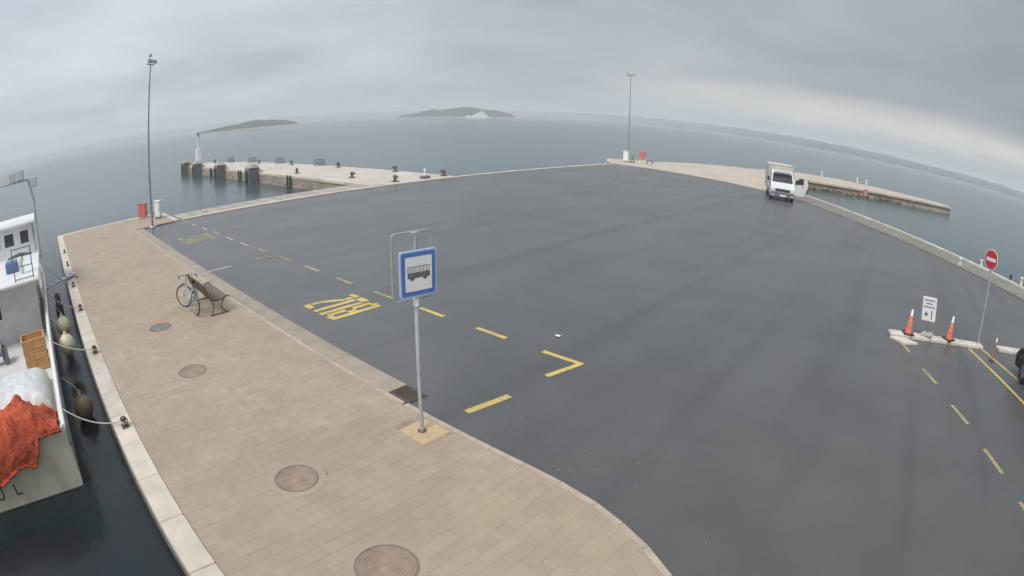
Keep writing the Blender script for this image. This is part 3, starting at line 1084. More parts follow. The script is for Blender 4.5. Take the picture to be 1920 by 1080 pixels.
yz(bus, -0.19, -0.06, 0.19, 0.025)
yz(bus, -0.19, 0.105, 0.19, 0.115)
for k in (-0.19, -0.165, -0.115, -0.055, 0.005, 0.065, 0.125, 0.18):
    yz(bus, k, 0.025, k + 0.008, 0.105)
for cy in (-0.11, 0.105):
    n = 14
    bus.add([(X + .0006, cy + 0.036 * math.cos(2 * math.pi * k / n), pz - 0.06 + 0.036 * math.sin(2 * math.pi * k / n)) for k in range(n)], [tuple(range(n))])
bus.build('bus_pictogram', 'print_grey', pan)
yb = MB()
for k in range(6):
    yz(yb, -0.155 + k * .057, 0.030, -0.118 + k * .057, 0.10, X - .0004)
yb.build('bus_windows', 'sign_pale', pan)
# tube frame behind the panel
ft = []
for p in rrect(0.66, 1.02, 0.06, 5):
    ft.append((-0.06, p[0] - 0.03, 2.79 + p[1]))
MB().tube(ft, 0.014, 8, closed=True).build('tube_frame', 'galv', bs)
MB().box((-0.03, -0.0, 3.285), (0.09, 0.12, 0.03)).build('clamp', 'galv', bs)

# ================================================================== BENCH
bench = thing('bench', 'dark slatted bench with curled iron ends, bicycle leaning on it', 'bench', (-14.25, 4.75, 0))
# local: x 0..-1.75 along the bench, y from back (-) to front (+)
curve = []
for t in range(15):
    u = t / 14
    if u < .5:
        k = u / .5
        curve.append((-0.36 + 0.16 * k ** 1.5, 0.86 - 0.42 * k))
    else:
        k = (u - .5) / .5
        curve.append((-0.20 + 0.52 * k, 0.44 - 0.055 * math.sin(k * math.pi) + 0.03 * k))
for xx in (0.0, -1.70):
    q = MB()
    q.tube([(xx, y, z) for y, z in curve] + [(xx, 0.37, 0.45), (xx, 0.39, 0.42)], 0.02, 8)
    q.build('side_frame', 'iron', bench)
    MB().tube([(xx, -0.17, 0.42), (xx, -0.15, 0.25), (xx, -0.19, 0.03)], 0.02, 8).build('leg', 'iron', bench)
    q = MB()
    q.tube([(xx, 0.22, 0.42), (xx, 0.10, 0.27), (xx, 0.13, 0.12), (xx, 0.23, 0.03)], 0.02, 8)
    q.build('leg', 'iron', bench)
    MB().rbox((xx, 0.02, 0.018), (0.05, 0.62, 0.036), 0.008).build('foot', 'iron', bench)
for i in range(1, 15):
    y, z = curve[i - 1]
    y2, z2 = curve[i]
    a = math.atan2(z2 - z, y2 - y)
    q = MB()
    cy, cz = (y + y2) / 2, (z + z2) / 2
    hw, th = 0.024, 0.012
    pts = [(-hw, -th), (hw, -th), (hw, th), (-hw, th)]
    pr = [(cy + p[0] * math.cos(a) - p[1] * math.sin(a), cz + 0.025 + p[0] * math.sin(a) + p[1] * math.cos(a)) for p in pts]
    q.add([(0.03, y_, z_) for y_, z_ in pr] + [(-1.73, y_, z_) for y_, z_ in pr], [(0, 1, 2, 3), (7, 6, 5, 4), (0, 4, 5, 1), (1, 5, 6, 2), (2, 6, 7, 3), (3, 7, 4, 0)])
    q.build('slat', 'wood', bench)

# ================================================================== BICYCLE
bk = thing('bicycle', 'pale grey-blue bicycle parked against the slatted bench', 'bicycle', (-15.16, 4.13, 0), R(2))
bk.rotation_euler = (R(-5), 0, R(2))
WR = 0.335
rear, front, bb = Vector((0.5, 0, WR)), Vector((-0.54, 0, WR)), Vector((0.07, 0, 0.28))
seat_t, head_t, head_b = Vector((0.24, 0, 0.78)), Vector((-0.30, 0, 0.84)), Vector((-0.35, 0, 0.62))
for c, turn in ((rear, 0), (front, R(-38))):
    w = bpy.data.objects.new('wheel', None)
    ax = Vector((math.sin(turn), math.cos(turn), 0))
    t = MB().torus(c, WR - 0.02, 0.02, ax, 32, 7).build('wheel', 'dark', bk)
    rim = MB().torus(c, WR - 0.048, 0.012, ax, 32, 6)
    rim.build('rim', 'alloy', t)
    sp = MB()
    a = ax.orthogonal().normalized()
    b = ax.cross(a)
    for k in range(16):
        an = 2 * math.pi * k / 16
        sp.tube([c, c + (a * math.cos(an) + b * math.sin(an)) * (WR - 0.05)], 0.0022, 4, caps=False)
    sp.tube([c - ax * 0.05, c + ax * 0.05], 0.02, 8)
    sp.build('spokes', 'alloy', t)
    bpy.data.objects.remove(w)
fm = MB()
fm.tube([head_b, Vector((-0.12, 0, 0.36)), bb], 0.021, 8)
fm.tube([head_b + Vector((.015, 0, .10)), Vector((-0.06, 0, 0.47)), Vector((0.12, 0, 0.42))], 0.016, 8)
fm.tube([bb, seat_t], 0.018, 8)
fm.tube([head_b, head_t], 0.022, 8)
for s in (-1, 1):
    fm.tube([bb + Vector((0, .03 * s, 0)), rear + Vector((0, .055 * s, 0))], 0.010, 6)
    fm.tube([seat_t + Vector((-.02, .02 * s, -.08)), rear + Vector((0, .055 * s, 0))], 0.009, 6)
    fm.tube([head_b + Vector((0, .04 * s, -.03)), Vector((-0.42, .05 * s, .45)), front + Vector((0, .055 * s, 0))], 0.011, 6)
fm.build('frame', 'bike', bk)
hb = MB()
hb.tube([head_t, head_t + Vector((-.02, 0, .14))], 0.015, 8)
hb.tube([(-0.10, -.30, 0.97), (-0.22, -.27, 1.0), (-0.32, -.10, .985), (-0.33, 0, .98), (-0.32, .10, .985), (-0.22, .27, 1.0), (-0.10, .30, 0.97)], 0.012, 8)
hb.build('handlebar', 'galv_dark', bk)
for s in (-1, 1):
    MB().tube([(-0.20, .28 * s, 1.0), (-0.06, .305 * s, 0.965)], 0.018, 8).build('grip', 'black', bk)
sd_m = MB()
sd_m.tube([seat_t, seat_t + Vector((.03, 0, .10))], 0.013, 8)
sd_m.build('seat_post', 'alloy', bk)
sm = MB()
sm.tube([(0.12, 0, .905), (0.20, 0, .91), (0.30, 0, .915), (0.39, 0, .925)], [0.014, 0.022, 0.045, 0.055], 10)
sm.build('saddle', 'black', bk)
cr_ = MB()
cr_.lathe([(0.085, -.045), (0.09, -.042), (0.085, -.039)], bb, 18, 'y')
cr_.tube([bb + Vector((0, -.06, 0)), bb + Vector((-.10, -.06, -.13))], 0.010, 6)
cr_.tube([bb + Vector((0, .06, 0)), bb + Vector((.10, .06, .13))], 0.010, 6)
cr_.build('crank', 'galv_dark', bk)
for p in (bb + Vector((-.10, -.10, -.13)), bb + Vector((.10, .10, .13))):
    MB().rbox(p, (0.09, 0.08, 0.025), 0.005).build('pedal', 'black', bk)
for c, s0, s1 in ((rear, 20, 170), (front, 30, 150)):
    MB().tube([c + Vector((math.cos(R(s0 + (s1 - s0) * k / 10)), 0, math.sin(R(s0 + (s1 - s0) * k / 10)))) * (WR + .025) for k in range(11)], 0.017, 6).build('mudguard', 'galv_dark', bk)
rk = MB()
for s in (-1, 1):
    rk.tube([(0.30, .05 * s, .72), (0.70, .05 * s, .72)], 0.006, 6)
    rk.tube([(0.62, .05 * s, .72), rear + Vector((0, .06 * s, 0))], 0.006, 6)
for k in range(4):
    rk.tube([(0.34 + .11 * k, -.05, .72), (0.34 + .11 * k, .05, .72)], 0.005, 6)
rk.build('luggage_rack', 'galv_dark', bk)

# ================================================================== MANHOLE COVERS
mh_labels = ['brown round manhole cover in the paving beside the bus stop pole', 'brown round manhole cover midway between bench and bus stop',
             'greyish round manhole cover in the paving nearest the bench', 'big dark round manhole cover at the bottom edge of the pavement']
for (mx_, my_, mr_), lb, m in zip(MH, mh_labels, ('iron_cover', 'iron_cover', 'iron_grey', 'iron_cover')):
    t = thing('manhole_cover', lb, 'manhole cover', (mx_, my_, 0), group='round manhole covers in the pavement')
    MB().lathe([(mr_ + .10, -0.02), (mr_ + .10, 0.003), (mr_ - .02, 0.004), (mr_ - .022, -0.01)], n=40, smooth=False).build('surround', 'paving', t)
    MB().lathe([(mr_ - .012, -0.02), (mr_ - .012, 0.0065), (mr_ - .035, 0.0065), (mr_ - .035, -0.015)], n=40, smooth=False).build('ring', 'iron_grey', t)
    MB().lathe([(mr_ - .042, -0.02), (mr_ - .042, 0.006)] + [p for k in range(5) for p in ((mr_ - .07 - .05 * k, .0062), (mr_ - .073 - .05 * k, .0025), (mr_ - .083 - .05 * k, .0025), (mr_ - .086 - .05 * k, .0062))] + [(0.03, 0.0062), (0.028, 0.002), (0.001, 0.002)], n=40, smooth=False).build('lid', m, t)

# ================================================================== MOORING BOLLARDS ON THE QUAY
bol = thing('mooring_bollard', '', 'bollard', (0, 0, 0), group='mooring bollards along the boat quay')
MB().rbox((0, 0, 0.015), (0.26, 0.20, 0.03), 0.006).build('base', 'iron', bol)
MB().lathe([(0.07, 0.02), (0.055, 0.06), (0.05, 0.16), (0.075, 0.20), (0.08, 0.23), (0.05, 0.25)], n=14).build('post', 'iron', bol)
MB().tube([(-0.13, 0, .17), (-0.07, 0, .16), (0.07, 0, .16), (0.13, 0, .17)], 0.022, 8).build('cross_arm', 'iron', bol)
for i, (bx_, lb) in enumerate(((-9.69, 'iron mooring bollard on the quay edge holding the rope nearest the camera'), (-13.98, 'iron mooring bollard on the quay edge beside the middle rope'),
                               (-18.25, 'iron mooring bollard on the quay edge beside the pale ball fenders'), (-21.76, 'iron mooring bollard on the quay edge level with the boat cabin'),
                               (-26.13, 'iron mooring bollard on the quay edge level with the wheelhouse'), (-29.76, 'iron mooring bollard farthest along the boat quay'))):
    if i == 0:
        bol.scale = (.8,) * 3
        bol.location = (bx_, 0.70, 0.02)
        bol['label'] = lb
    else:
        copy_tree(bol, lb, (bx_, 0.70, 0.02), random.uniform(-.3, .3))

# ================================================================== FISHING BOAT
boat = thing('fishing_boat', 'white fishing boat with wheelhouse and floodlight gantry moored at the quay', 'boat', (-9.9, -0.62, WZ))
# local: x = 0 transom to -22 bow, y = 0 quay side gunwale to -4.9, z from water
BL, BW = 22.0, 4.9


def hull_sec(t):
    """half-width factor, gunwale height, keel depth at station t"""
    wf = 1.0 if t < .55 else max(0.03, 1 - ((t - .55) / .45) ** 2.2)
    if t < .1:
        wf = 0.985 + .015 * t / .1
    gz = 1.30 + 0.15 * t + (0.9 * ((t - .5) / .5) ** 2 if t > .5 else 0)
    return wf, gz


hm, NSTA = MB(), 26
cyc = -BW / 2
secs = []
for i in range(NSTA + 1):
    t = i / NSTA
    wf, gz = hull_sec(t)
    hw = BW / 2 * wf
    x_ = -BL * t
    row = []
    for (kw, kz) in ((1.0, gz), (0.995, gz * .6), (0.985, 0.1), (0.94, -0.25), (0.6, -0.6), (0.0, -0.8)):
        rk_ = 0.0 if t < .9 else (gz - kz) * 0.25 * (t - .9) / .1
        row.append((x_ + rk_, cyc + hw * kw, kz))
    for (kw, kz) in ((0.6, -0.6), (0.94, -0.25), (0.985, 0.1), (0.995, gz * .6), (1.0, gz)):
        rk_ = 0.0 if t < .9 else (gz - kz) * 0.25 * (t - .9) / .1
        row.append((x_ + rk_, cyc - hw * kw, kz))
    secs.append(row)
nr_ = len(secs[0])
vs = [p for row in secs for p in row]
fs = []
for i in range(NSTA):
    for j in range(nr_ - 1):
        fs.append((i * nr_ + j, (i + 1) * nr_ + j, (i + 1) * nr_ + j + 1, i * nr_ + j + 1))
hm.add(vs, [f[::-1] for f in fs], True)
hm.add(secs[0], [tuple(range(nr_))])
hull = hm.build('hull', 'hull', boat)
# rubbing strake and cap rail
for sgn in (0, -1):
    st, cp = MB(), MB()
    pts = [(secs[i][0 if sgn == 0 else -1]) for i in range(NSTA + 1)]
    cp.tube([(p[0], p[1], p[2]) for p in pts], 0.055, 8)
    cp.build('cap_rail', 'white', hull)
    st.tube([(p[0], p[1] + (0.02 if sgn == 0 else -0.02), p[2] - 0.38) for p in pts], 0.05, 8)
    st.build('rubbing_strake', 'galv_dark', hull)
MB().tube([(0.01, -0.15, 1.29), (0.01, -BW + .15, 1.29)], 0.05, 8).build('stern_rail', 'hull', hull)
# deck
dk = [(secs[i][0][0] - 0.02, cyc + (secs[i][0][1] - cyc) * 0.97) for i in range(NSTA)]
dk += [(secs[i][-1][0] - 0.02, cyc + (secs[i][-1][1] - cyc) * 0.97) for i in range(NSTA - 1, -1, -1)]
MB().prism(dk, 0.30, 0.62).build('deck', 'deck', boat)
# inner bulwark lining
for k in (0, -1):
    q = MB()
    for i in range(NSTA - 2):
        a, b = secs[i][k], secs[i + 1][k]
        s = 0.965
        pa, pb = cyc + (a[1] - cyc) * s, cyc + (b[1] - cyc) * s
        q.add([(a[0], pa, .6), (b[0], pb, .6), (b[0], pb, b[2]), (a[0], pa, a[2])], [(0, 1, 2, 3)])
        q.add([(a[0], pa, a[2]), (b[0], pb, b[2]), (b[0], b[1], b[2]), (a[0], a[1], a[2])], [(0, 1, 2, 3)])
    q.build('bulwark', 'hull', hull)
# deckhouse
dhx0, dhx1 = -8.4, -13.2
dh = MB()
dh.box(((dhx0 + dhx1) / 2, -2.45, 1.55), (4.8, 4.3, 1.86))
house = dh.build('deckhouse', 'deck', boat)
MB().rbox(((dhx0 + dhx1) / 2 + .40, -2.42, 2.54), (5.75, 4.74, 0.12), 0.04).build('roof', 'white', house)
# aft wall doors and windows (face +x)
for y, z, w, h, nm in ((-2.15, 1.75, 0.55, 0.6, 'window'), (-3.05, 1.55, 0.62, 1.5, 'door'), (-3.95, 1.75, 0.5, .6, 'window')):
    f = MB().box((dhx0 + .012, y, z), (0.03, w + .1, h + .1)).build(nm, 'white', house)
    MB().box((dhx0 + .032, y, z), (0.02, w, h)).build('pane', 'window', f)
for x_ in (-9.3, -10.7, -12.1):
    f = MB().box((x_, -0.288, 1.8), (0.8, 0.03, 0.6)).build('window', 'white', house)
    MB().box((x_, -0.268, 1.8), (0.68, 0.02, 0.48)).build('pane', 'window', f)
# wheelhouse
whx = -12.4
wh = MB()
wh.box((whx - 1.2, -2.1, 3.15), (2.4, 3.7, 1.2), top=0.97)
whs = wh.build('wheelhouse', 'white', boat)
MB().rbox((whx - 1.15, -2.1, 3.79), (2.75, 4.0, 0.10), 0.04).build('roof', 'white', whs)
for y, w in ((-0.68, 0.44), (-1.45, 0.5), (-2.15, 0.5), (-2.85, 0.5)):
    f = MB().box((whx - .02, y, 3.28), (0.06, w + .1, 0.62)).build('window', 'white', whs)
    MB().box((whx + .012, y, 3.28), (0.02, w - .04, 0.46)).build('pane', 'window', f)
for x_ in (-13.0, -13.9):
    f = MB().box((x_, -0.275, 3.28), (0.72, 0.06, 0.62)).build('window', 'white', whs)
    MB().box((x_, -0.24, 3.28), (0.60, 0.02, 0.48)).build('pane', 'window', f)
# roof rail and radar
rl = MB()
rx0 = -7.62
for y in (-0.25, -0.98):
    rl.tube([(rx0, y, 2.58), (rx0, y, 3.58)], 0.020, 8)
for z in (2.66, 3.02, 3.56):
    rl.tube([(rx0, -0.25, z), (rx0, -0.98, z)], 0.016, 8)
rl.build('roof_rail', 'galv_dark', boat)
rd = MB().lathe([(0.09, 2.58), (0.09, 2.95), (0.13, 3.0), (0.13, 3.14), (0.06, 3.17)], (rx0 - 1.1, -0.75, 0), 14).build('radar', 'white', boat)
MB().add(*((lambda c: ([(c[0] - .05, c[1] - .5, c[2] - .03), (c[0] + .05, c[1] - .5, c[2] - .03), (c[0] + .07, c[1], c[2] + .05), (c[0] - .07, c[1], c[2] + .05), (c[0] + .05, c[1] + .5, c[2] - .03), (c[0] - .05, c[1] + .5, c[2] - .03),
                        (c[0] - .05, c[1] - .5, c[2] - .08), (c[0] + .05, c[1] - .5, c[2] - .08), (c[0] + .07, c[1], c[2] - .06), (c[0] - .07, c[1], c[2] - .06), (c[0] + .05, c[1] + .5, c[2] - .08), (c[0] - .05, c[1] + .5, c[2] - .08)],
                       [(0, 1, 2, 3), (3, 2, 4, 5), (9, 8, 7, 6), (11, 10, 8, 9), (0, 6, 7, 1), (1, 7, 8, 2), (2, 8, 10, 4), (4, 10, 11, 5), (5, 11, 9, 3), (3, 9, 6, 0)]))((rx0 - 1.1, -0.75, 3.22)))).build('scanner_bar', 'galv_dark', rd)
MB().rbox((rx0 - 1.9, -1.2, 2.78), (0.5, 0.55, 0.36), 0.04).build('roof_locker', 'blue', boat)
# gantry mast
gx = whx + 0.25
gm = MB()
gm.tube([(gx + .15, -0.02, 2.4), (gx + .10, -0.05, 4.55), (gx, -0.28, 5.35)], 0.06, 10)
gm.tube([(gx - .35, 0.0, 2.4), (gx - .05, -0.05, 4.5)], 0.045, 8)
gm.tube([(gx + .15, -4.5, 2.4), (gx + .10, -4.5, 4.55), (gx, -4.3, 5.35)], 0.06, 10)
gm.tube([(gx, -0.28, 5.35), (gx, -4.3, 5.35)], 0.05, 10)
for k in range(4):
    gm.tube([(gx + .13, -.02, 2.7 + .42 * k), (gx - .3 + .07 * k, 0, 2.7 + .42 * k)], 0.02, 6)
gantry = gm.build('gantry', 'galv', boat)
for y, z, tl in ((-0.62, 5.58, 0), (-1.02, 5.56, 0.12), (-3.2, 5.56, 0), (-3.7, 5.56, 0), (-0.02, 5.22, 0)):
    q = MB()
    q.rbox((gx + .10, y, z), (0.14, 0.30, 0.36), 0.02)
    fl = q.build('floodlight', 'galv', gantry)
    MB().box((gx + .176, y, z), (0.012, 0.25, 0.30)).build('glass', 'lens', fl)
mst = MB()
mst.tube([(gx - .3, -2.3, 3.8), (gx - .3, -2.3, 7.6)], [0.06, 0.03], 8)
mst.tube([(gx - .3, -1.6, 6.4), (gx - .3, -3.0, 6.4)], 0.02, 6)
mst.build('mast', 'white', boat)
# transom registration letters
for ch_, y_ in (('U', -2.22), ('L', -1.72)):
    text_mesh('letter', ch_, 0.38, 'print', hull, Matrix.Translation((0.012, y_, 0.25)) @ Matrix.Rotation(R(90), 4, 'Z') @ Matrix.Rotation(R(90), 4, 'X'))
# winch
wi = MB()
wi.lathe([(0.30, -.7), (0.30, -.66), (0.14, -.64), (0.14, .64), (0.30, .66), (0.30, .7)], (-6.6, -2.6, 1.0), 16, 'y')
wi.box((-6.6, -1.82, 0.85), (0.4, 0.12, 0.55))
wi.box((-6.6, -3.38, 0.85), (0.4, 0.12, 0.55))
wi.build('net_winch', 'galv_dark', boat)

# orange-red net heaped over the stern
net = MB()
NX, NY = 120, 110
for i in range(NX + 1):
    for j in range(NY + 1):
        u, v = i / NX, j / NY
        y = -0.15 - 4.3 * v                    # local y
        s = u * 3.7                            # run length from deck, over the heap, over the rail
        if s < 1.9:
            x_ = -1.9 + s
            prof_ = math.sin(min(1, s / 1.9) * math.pi * .62) ** .7
            z = 0.66 + prof_ * (0.80 + 0.30 * math.sin(v * 5.1 + .6)) * (0.62 + 0.38 * min(1, v * 5)) * min(1, (1 - v) * 6 + .1)
            if s > 1.5:
                z = max(z, 1.36)
        else:
            hang = (s - 1.9)
            lim = 0.10 + 0.70 * max(0, min(1, (v - .13) / .07)) * (0.82 + .18 * math.sin(v * 17))
            hang = min(hang, lim)
            x_ = 0.06 + 0.07 * math.sin(min(1, hang / .3) * 1.5)
            z = 1.40 - hang
        nz = mnoise.fractal(Vector((s * 2.3, y * 2.3, 3.3)), 1.0, 2.0, 4)
        n2 = abs(mnoise.noise(Vector((s * 5 + nz, y * 5, 8.8)))) + .5 * abs(mnoise.noise(Vector((s * 13, y * 11 + nz, 2.8)))) - .3
        if s < 1.9:
            z += 0.13 * nz + 0.10 * n2
        else:
            x_ += max(-.02, 0.04 * nz + 0.05 * n2)
        net.v.append((x_, y + 0.05 * nz, z))
for i in range(NX):
    for j in range(NY):
        a = i * (NY + 1) + j
        net.f.append((a, a + 1, a + NY + 2, a + NY + 1))
        net.s.append(True)
no = net.build('fishing_net', 'net', None, (-9.9, -0.62, WZ))
tag(no, 'orange-red fishing net heaped over the stern of the white boat', 'net')
sf = no.modifiers.new('thick', 'SOLIDIFY')
sf.thickness = 0.03

# white tarp and crates on the aft deck
tarp = MB()
for i in range(61):
    for j in range(81):
        u, v = i / 60 * 2 - 1, j / 80 * 2 - 1
        e = max(0, 1 - max(abs(u) ** 2.6, abs(v) ** 4))
        f_ = abs(mnoise.noise(Vector((u * 2.2, v * 4.5, 1.7)))) + .5 * abs(mnoise.noise(Vector((u * 5.5, v * 9, 4.1))))
        tarp.v.append((u * 1.05 + .05 * f_, v * 1.85, .04 + .62 * e ** .45 + .075 * (f_ - .25) * (.4 + .6 * e)))
for i in range(60):
    for j in range(80):
        a = i * 81 + j
        tarp.f.append((a, a + 81, a + 82, a + 1))
        tarp.s.append(True)
to = tarp.build('tarpaulin', 'tarp', None, (-13.15, -2.75, -0.38))
to.modifiers.new('thick', 'SOLIDIFY').thickness = .012
tag(to, 'crumpled white tarpaulin on deck between red net and tan crates', 'tarpaulin')
fc = thing('fish_crate', '', 'crate', (0, 0, 0), group='tan fish crates stacked on the boat deck')
q = MB()
q.box((0, 0, 0.02), (0.60, 0.80, 0.03))
for c, d in (((0.29, 0, .15), (.03, .80, .26)), ((-0.29, 0, .15), (.03, .80, .26)), ((0, .385, .15), (.55, .03, .26)), ((0, -.385, .15), (.55, .03, .26))):
    q.box(c, d)
q.build('shell', 'tan', fc)
q = MB()
for c, d in (((0.30, 0, .275), (.05, .84, .03)), ((-0.30, 0, .275), (.05, .84, .03)), ((0, .40, .276), (.55, .04, .03)), ((0, -.40, .276), (.55, .04, .03))):
    q.box(c, d)
q.build('rim', 'tan', fc)
for i, (lv, lb) in enumerate(((0, 'tan fish crate at the bottom of the stack on the boat'), (1, 'tan fish crate in the middle of the stack on the boat'), (2, 'tan fish crate on top of the stack on the boat'))):
    loc = (-15.35, -1.22, -0.37 + .295 * lv)
    if i == 0:
        fc.location = loc
        fc['label'] = lb
    else:
        copy_tree(fc, lb, loc, random.uniform(-.06, .06))

# ball fenders between hull and quay
bf = thing('ball_fender', '', 'fender', (0, 0, 0), group='round fenders between boat and quay')
MB().lathe([(0.02, -.27), (.12, -.235), (.2, -.16), (.25, -.04), (.25, .06), (.2, .17), (.12, .24), (.045, .285), (.04, .33), (.01, .34)], n=18).build('ball', 'ball', bf)
MB().torus((0, 0, .35), 0.035, 0.01, (1, 0, 0), 12, 5).build('eye', 'rope', bf)
MB().tube([(0, 0, .36), (0, -.12, .55), (0, -.33, .75)], 0.01, 6).build('lanyard', 'rope', bf)
for i, (x_, z_, lb) in enumerate(((-16.1, -0.24, 'lower of the two pale yellow ball fenders beside the boat'), (-18.0, -0.24, 'upper of the two pale yellow ball fenders beside the boat'), (-12.7, -0.72, 'brownish ball fender low in the dark gap near the boat stern'))):
    if i == 0:
        bf.scale = (1.15,) * 3
        bf.location = (x_, -0.10, z_)
        bf['label'] = lb
    else:
        c = copy_tree(bf, lb, (x_, -0.10, z_))
        if i == 2:
            for ch in c.children:
                if ch.name.startswith('ball'):
                    ch.data = ch.data.copy()
                    ch.data.materials.clear()
                    ch.data.materials.append(MT['ball_brown'])
# dark tyre fender
cf = thing('cylinder_fender', 'dark upright cylinder fender between pale ball fender and black tyre', 'fender', (-19.4, -0.12, -0.25))
MB().lathe([(.03, -.42), (.14, -.36), (.17, -.28), (.17, .28), (.14, .36), (.04, .42)], n=16).build('body', 'dark', cf)
MB().tube([(0, 0, .40), (0, -.12, .62), (0, -.38, .78)], .012, 6).build('lanyard', 'rope', cf)
ty = thing('tyre_fender', 'black tyre fender hanging on the boat side by the cabin', 'tyre', (-20.6, -0.13, -0.15))
MB().torus((0, 0, 0), 0.26, 0.12, (0, 1, 0), 24, 10).build('tyre', 'dark', ty)
MB().tube([(0, 0, .3), (0, -.15, .5), (0, -.38, .62)], 0.012, 6).build('lanyard', 'rope', ty)


def sag(a, b, s, n=14):
    a, b = Vector(a), Vector(b)
    return [a.lerp(b, k / n) - Vector((0, 0, s * 4 * (k / n) * (1 - k / n))) for k in range(n + 1)]


for a, b, s, lb in (((-9.69, 0.66, 0.14), (-10.6, -0.62, 0.36), .16, 'grey mooring rope sagging from the nearest bollard to the stern'),
                    ((-13.98, 0.66, 0.14), (-14.6, -0.60, 0.46), .10, 'grey mooring rope at the middle bollard'),
                    ((-18.25, 0.66, 0.14), (-20.2, -0.60, 0.5), .18, 'grey mooring rope slung past the pale ball fenders'),
                    ((-21.76, 0.66, 0.14), (-24.5, -0.55, 0.6), .12, 'grey mooring rope level with the boat cabin')):
    q = MB()
    pts = sag(a, b, s)
    q.tube(pts, 0.016, 6)
    for k in range(2):
        q.torus((a[0], a[1] + .04, a[2] - 0.02 + .03 * k), 0.085, 0.014, (0.1, 0.1, 1), 16, 5)
    tag(q.build('mooring_rope', 'rope'), lb, 'rope', 'mooring ropes of the fishing boat')
gp = thing('gangplank', 'short grey plank laid from boat to quay edge', 'gangplank', (-23.0, 0.15, 0.10), R(-50))
MB().rbox((0, 0, 0.03), (2.1, 0.34, 0.05), 0.01).build('board', 'galv', gp)
for k in range(5):
    MB().box((-0.8 + .4 * k, 0, 0.062), (0.04, 0.32, 0.016)).build('cleat', 'galv_dark', gp)

# ================================================================== LAMP MASTS
def lamp_mast(loc, h, label, rz):
    t = thing('lamp_mast', label, 'lamp post', loc, rz, 'tall floodlight masts at the quay corners')
    MB().tube([(0, 0, 0), (0, 0, h * .35), (0, 0, h * .7), (0, 0, h)], [0.075, 0.06, 0.048, 0.036], 12).build('pole', 'mast_grey', t)
    MB().lathe([(0.24, -.01), (0.24, .04), (0.15, .06)], n=12).build('base_flange', 'galv', t)
    MB().rbox((0.0, 0.0, h), (1.05, 0.08, 0.06), 0.02).build('crossarm', 'mast_grey', t)
    for k, (xx, dz) in enumerate(((-0.42, .16), (-0.16, .16), (0.16, .16), (0.42, .16), (0.36, .48))):
        f = MB().rbox((xx, 0.12, h + dz), (0.22 if k != 4 else .16, 0.14, 0.20), 0.03).build('floodlight', 'mast_grey' if k != 4 else 'galv', t)
        MB().box((xx, 0.195, h + dz), (0.18 if k != 4 else .12, 0.012, 0.15)).build('glass', 'lens', f)
    MB().tube([(0.36, 0.1, h), (0.36, 0.1, h + .46)], 0.015, 6).build('bracket', 'galv_dark', t)
    MB().rbox((0.0, 0.14, 0.75), (0.12, 0.05, 0.4), 0.01).build('access_door', 'galv', t)
    return t


lamp_mast((-31.55, 6.72, -0.02), 9.2, 'tall thin floodlight mast at the corner of the pavement near the boat', R(-40))
lamp_mast((-33.0, 60.9, -0.02), 10.75, 'tall thin floodlight mast at the far corner of the yard', R(-140))


def cabinet(loc, w, d, h, rz, label):
    t = thing('utility_cabinet', label, 'cabinet', loc, rz, 'white utility cabinets at the masts')
    MB().rbox((0, 0, 0.06), (w * .9, d * .9, 0.12), 0.01).build('plinth', 'galv_dark', t)
    MB().rbox((0, 0, 0.12 + (h - .17) / 2), (w, d, h - .17), 0.02).build('body', 'white', t)
    MB().rbox((0, 0, h - .02), (w + .08, d + .08, 0.06), 0.015).build('cap', 'white', t)
    dr = MB().box((0, -d / 2 - .006, h * .52), (w * .82, 0.012, h * .66)).build('door', 'sign_white', t)
    MB().box((w * .3, -d / 2 - .022, h * .52), (0.03, 0.02, 0.14)).build('handle', 'galv_dark', dr)
    return t


cabinet((-34.2, 7.75, -0.01), 0.40, 0.34, 1.10, R(55), 'slim white utility cabinet beside the mast near the boat')
cabinet((-32.9, 60.2, -0.01), 0.62, 0.4, 1.35, R(25), 'white utility cabinet at the foot of the far mast')


def red_box(loc, w, h, hz, rz, label):
    t = thing('fire_hose_box', label, 'hose box', loc, rz, 'red fire hose boxes')
    for s in (-1, 1):
        MB().rbox((s * w * .36, 0, hz / 2 + .02), (0.07, 0.09, hz + .04), 0.01).build('leg', 'white', t)
    b = MB().rbox((0, 0, hz + h / 2), (w, 0.28, h), 0.02).build('box', 'red_faded', t)
    MB().box((0, -.146, hz + h / 2), (w * .84, 0.014, h * .84)).build('door', 'red_faded', b)
    MB().box((w * .32, -.162, hz + h / 2), (0.03, 0.02, 0.12)).build('handle', 'galv_dark', b)
    MB().rbox((0, 0, hz + h + .02), (w + .06, 0.34, 0.04), 0.01).build('cap', 'red_faded', b)
    return t


red_box((-35.7, 6.95, -0.01), 0.62, 0.80, 0.12, R(50), 'faded red hose box by the mast near the boat')
red_box((-31.0, 60.9, -0.02), 0.75, 0.75, 0.62, R(20), 'red hose box on white legs beside the far mast')
# odds and ends at the far mast
for i, (x_, y_, h_, ln, lb) in enumerate(((-32.3, 60.3, 0.75, .25, 'dark leaning post between far cabinet and red box'), (-31.9, 60.4, 0.95, -.1, 'dark upright post between far cabinet and red box'))):
    t = thing('mooring_post', lb, 'post', (x_, y_, -0.02), group='dark posts at the far mast')
    MB().tube([(0, 0, 0), (ln, .05, h_)], [0.07, 0.05], 10).build('shaft', 'galv_dark', t)
    MB().rbox((0, 0, .04), (0.3, 0.3, 0.08), 0.02).build('foot', 'iron', t)
t = thing('low_bench', 'low dark bench right of the red box by the far mast', 'bench', (-30.2, 61.3, -0.02), R(20))
MB().rbox((0, 0, .36), (0.9, 0.32, 0.06), 0.02).build('seat', 'iron', t)
for s in (-1, 1):
    MB().rbox((s * .33, 0, .17), (0.08, 0.28, 0.34), 0.02).build('leg', 'iron', t)

